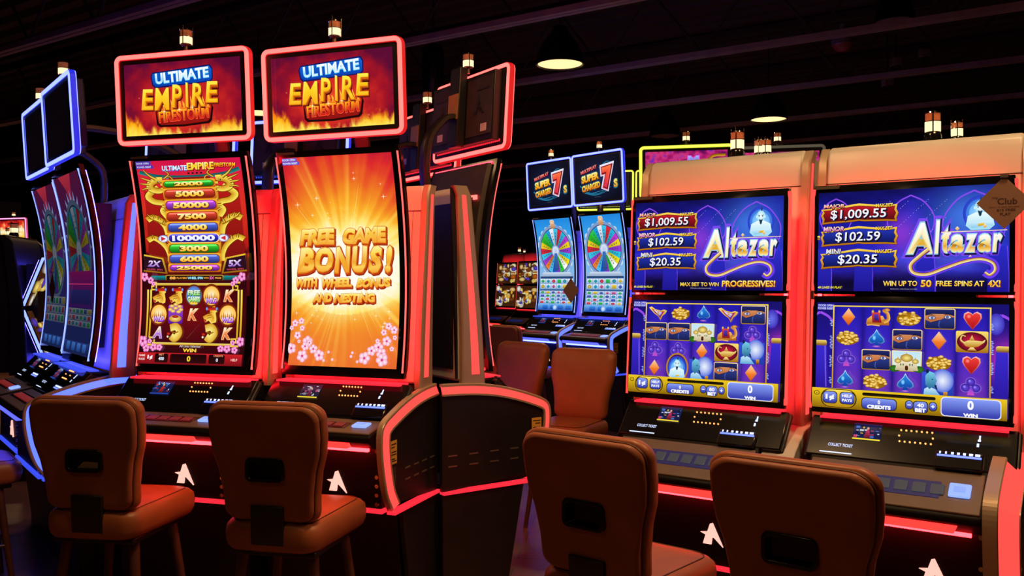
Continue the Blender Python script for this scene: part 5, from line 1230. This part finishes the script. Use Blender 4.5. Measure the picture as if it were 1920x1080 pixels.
# chairs
GC = 'brown leather chairs at the slot machines'
def at_machine(Mx, lx, ly, th, label, og=False, hs=1.0): X, Y = local(*Mx, lx, ly); return chair(X, Y, Mx[2]+th, label, GC, og, hs)
at_machine(M2, .124, -.52, 8, 'brown leather chair in front of the FREE GAME BONUS slot machine')
at_machine(M1, .051, -.514, 8, 'brown leather chair before the golden dragon slot machine, pale glint in its grip', True)
at_machine(R1, .152, -1.033, -5, 'brown leather chair in front of the left genie slot machine, orange-lit seat', False, .985)
at_machine(R2, -.049, -1.014, -4, 'brown leather chair nearest the camera, in front of the right genie slot machine', False, .975)
chair(.34, 5.17, 150, 'brown leather chair facing left behind the foremost genie-machine chair, beside the pod end', GC)
chair(-.05, 5.75, 140, 'brown leather chair half hidden behind the pod end, facing away from the prize wheels', GC)
at_machine(B1, .32, -.72, 0, 'small brown leather chair in front of the left prize wheel slot machine')
at_machine(L1, .05, -.50, 0, 'blue-lit leather chair at the left edge by the dragon chair')
at_machine(L2, .05, -.52, 0, 'blue-lit leather chair at the left edge, farther from the dragon chair')

# hanging paper diamonds
def card(x, y, z, deg, s, label, roll=0, text=True):
    o = empty('promo_card', (x, y, z), R(deg)); tag(o, label, 'card', 'diamond paper cards hung on the screens')
    p = MB().prism([(0, s), (s*.93, 0), (0, -s), (-s*.93, 0)], 'y', -.0008, .0008).build('paper', M('card_paper'), o)
    if text:
        for t, dx, dz, w, h in (('my', -.30, .17, .20, .09), ('Club', .10, .05, .66, .24), ('SIGN UP AND RECEIVE', .0, -.17, 1.0, .055), ('$15 FREE', .06, -.29, .62, .11), ('PLAY', .04, -.44, .36, .11)):
            v, tr = text_geo(t, .02 if h > .1 else .0, 0); lo, hi = v.min(0), v.max(0); q = MB()
            q.add([((dx + (a[0]-(lo[0]+hi[0])/2)/(hi[0]-lo[0])*w)*s, -.0012, (dz + (a[1]-(lo[1]+hi[1])/2)/(hi[1]-lo[1])*h)*s) for a in v], [list(k) for k in tr]); q.build('printing', M('card_ink'), p)
    MB().box(-.012, .012, -.006, .004, s*.95, s*1.06).build('clip', M('slot_metal'), o); return o
X, Y = local(*R2, .292, -.03); card(X, Y, 1.683, R2[2]+4, .088, 'brown diamond paper card on the upper right of the front genie machine')
X, Y = local(*L2, .26, -.035); card(X, Y, 1.385, L2[2], .085, 'small diamond paper card on the far left blue wheel machine', text=False)
X, Y = local(*B1, .30, -.05); card(X, Y, 1.33, B1[2], .125, 'small diamond paper card between the two bright prize wheel machines', text=False)

# ceiling fittings
def fitting(name, label, px, py, d, build):
    X, Y = at(px, d); Z = zat(py, d); o = empty(name, (X, Y, Z)); tag(o, label, {'dome_camera': 'camera', 'spot_light': 'light', 'loudspeaker': 'speaker'}[name]); build(o, Z); return o
mat('dome_pink', (.55, .12, .16), .15, coat=.6, noise=.05); mat('fit_grey', (.30, .25, .26), .5, noise=.1)
def b_dome(o, Z):
    MB().lathe([(.02, -.085), (.06, -.075), (.10, -.035), (.115, 0)], n=24).build('dome', M('dome_pink'), o, smooth=60); MB().lathe([(.12, 0), (.12, .05), (.05, .06), (.03, .07), (.03, 4.45-Z)], n=20).build('mount', M('fit_grey'), o, smooth=40)
fitting('dome_camera', 'pinkish dome camera hanging from the ceiling above the right genie machine', 1579, 84, 10.2, b_dome)
def b_spot(o, Z):
    MB().box(-.06, .06, -.05, .05, -.05, .05).build('housing', M('fit_grey'), o, .01); MB().lathe([(.05, -.085), (.055, -.05)], n=16).build('lens', M('chrome'), o); MB().tube([(0, 0, .05), (0, 0, 4.45-Z)], .012, 8).build('stem', M('black_matte'), o)
for px, py, d, lab in ((1680, 116, 10.6, 'small grey spotlight right of the pinkish dome camera'), (1664, 154, 10.6, 'small grey spotlight with a bright rim, lowest of the ceiling fittings'), (1733, 100, 11.0, 'small grey spotlight farthest right on the ceiling')): fitting('spot_light', lab, px, py, d, b_spot)
def b_spk(o, Z):
    MB().lathe([(.10, -.27), (.115, -.25), (.115, .18), (.09, .24), (.03, .27)], n=24).build('cabinet', M('shade_black'), o, smooth=45); MB().lathe([(.09, -.28), (.09, -.265)], n=20).build('grille', M('black_matte'), o); MB().tube([(0, 0, .26), (0, 0, 4.45-Z)], .01, 6).build('cord', M('black_matte'), o)
fitting('loudspeaker', 'black hanging loudspeaker between the firestorm sign and the turned-away sign', 812, 130, 9.2, b_spk)
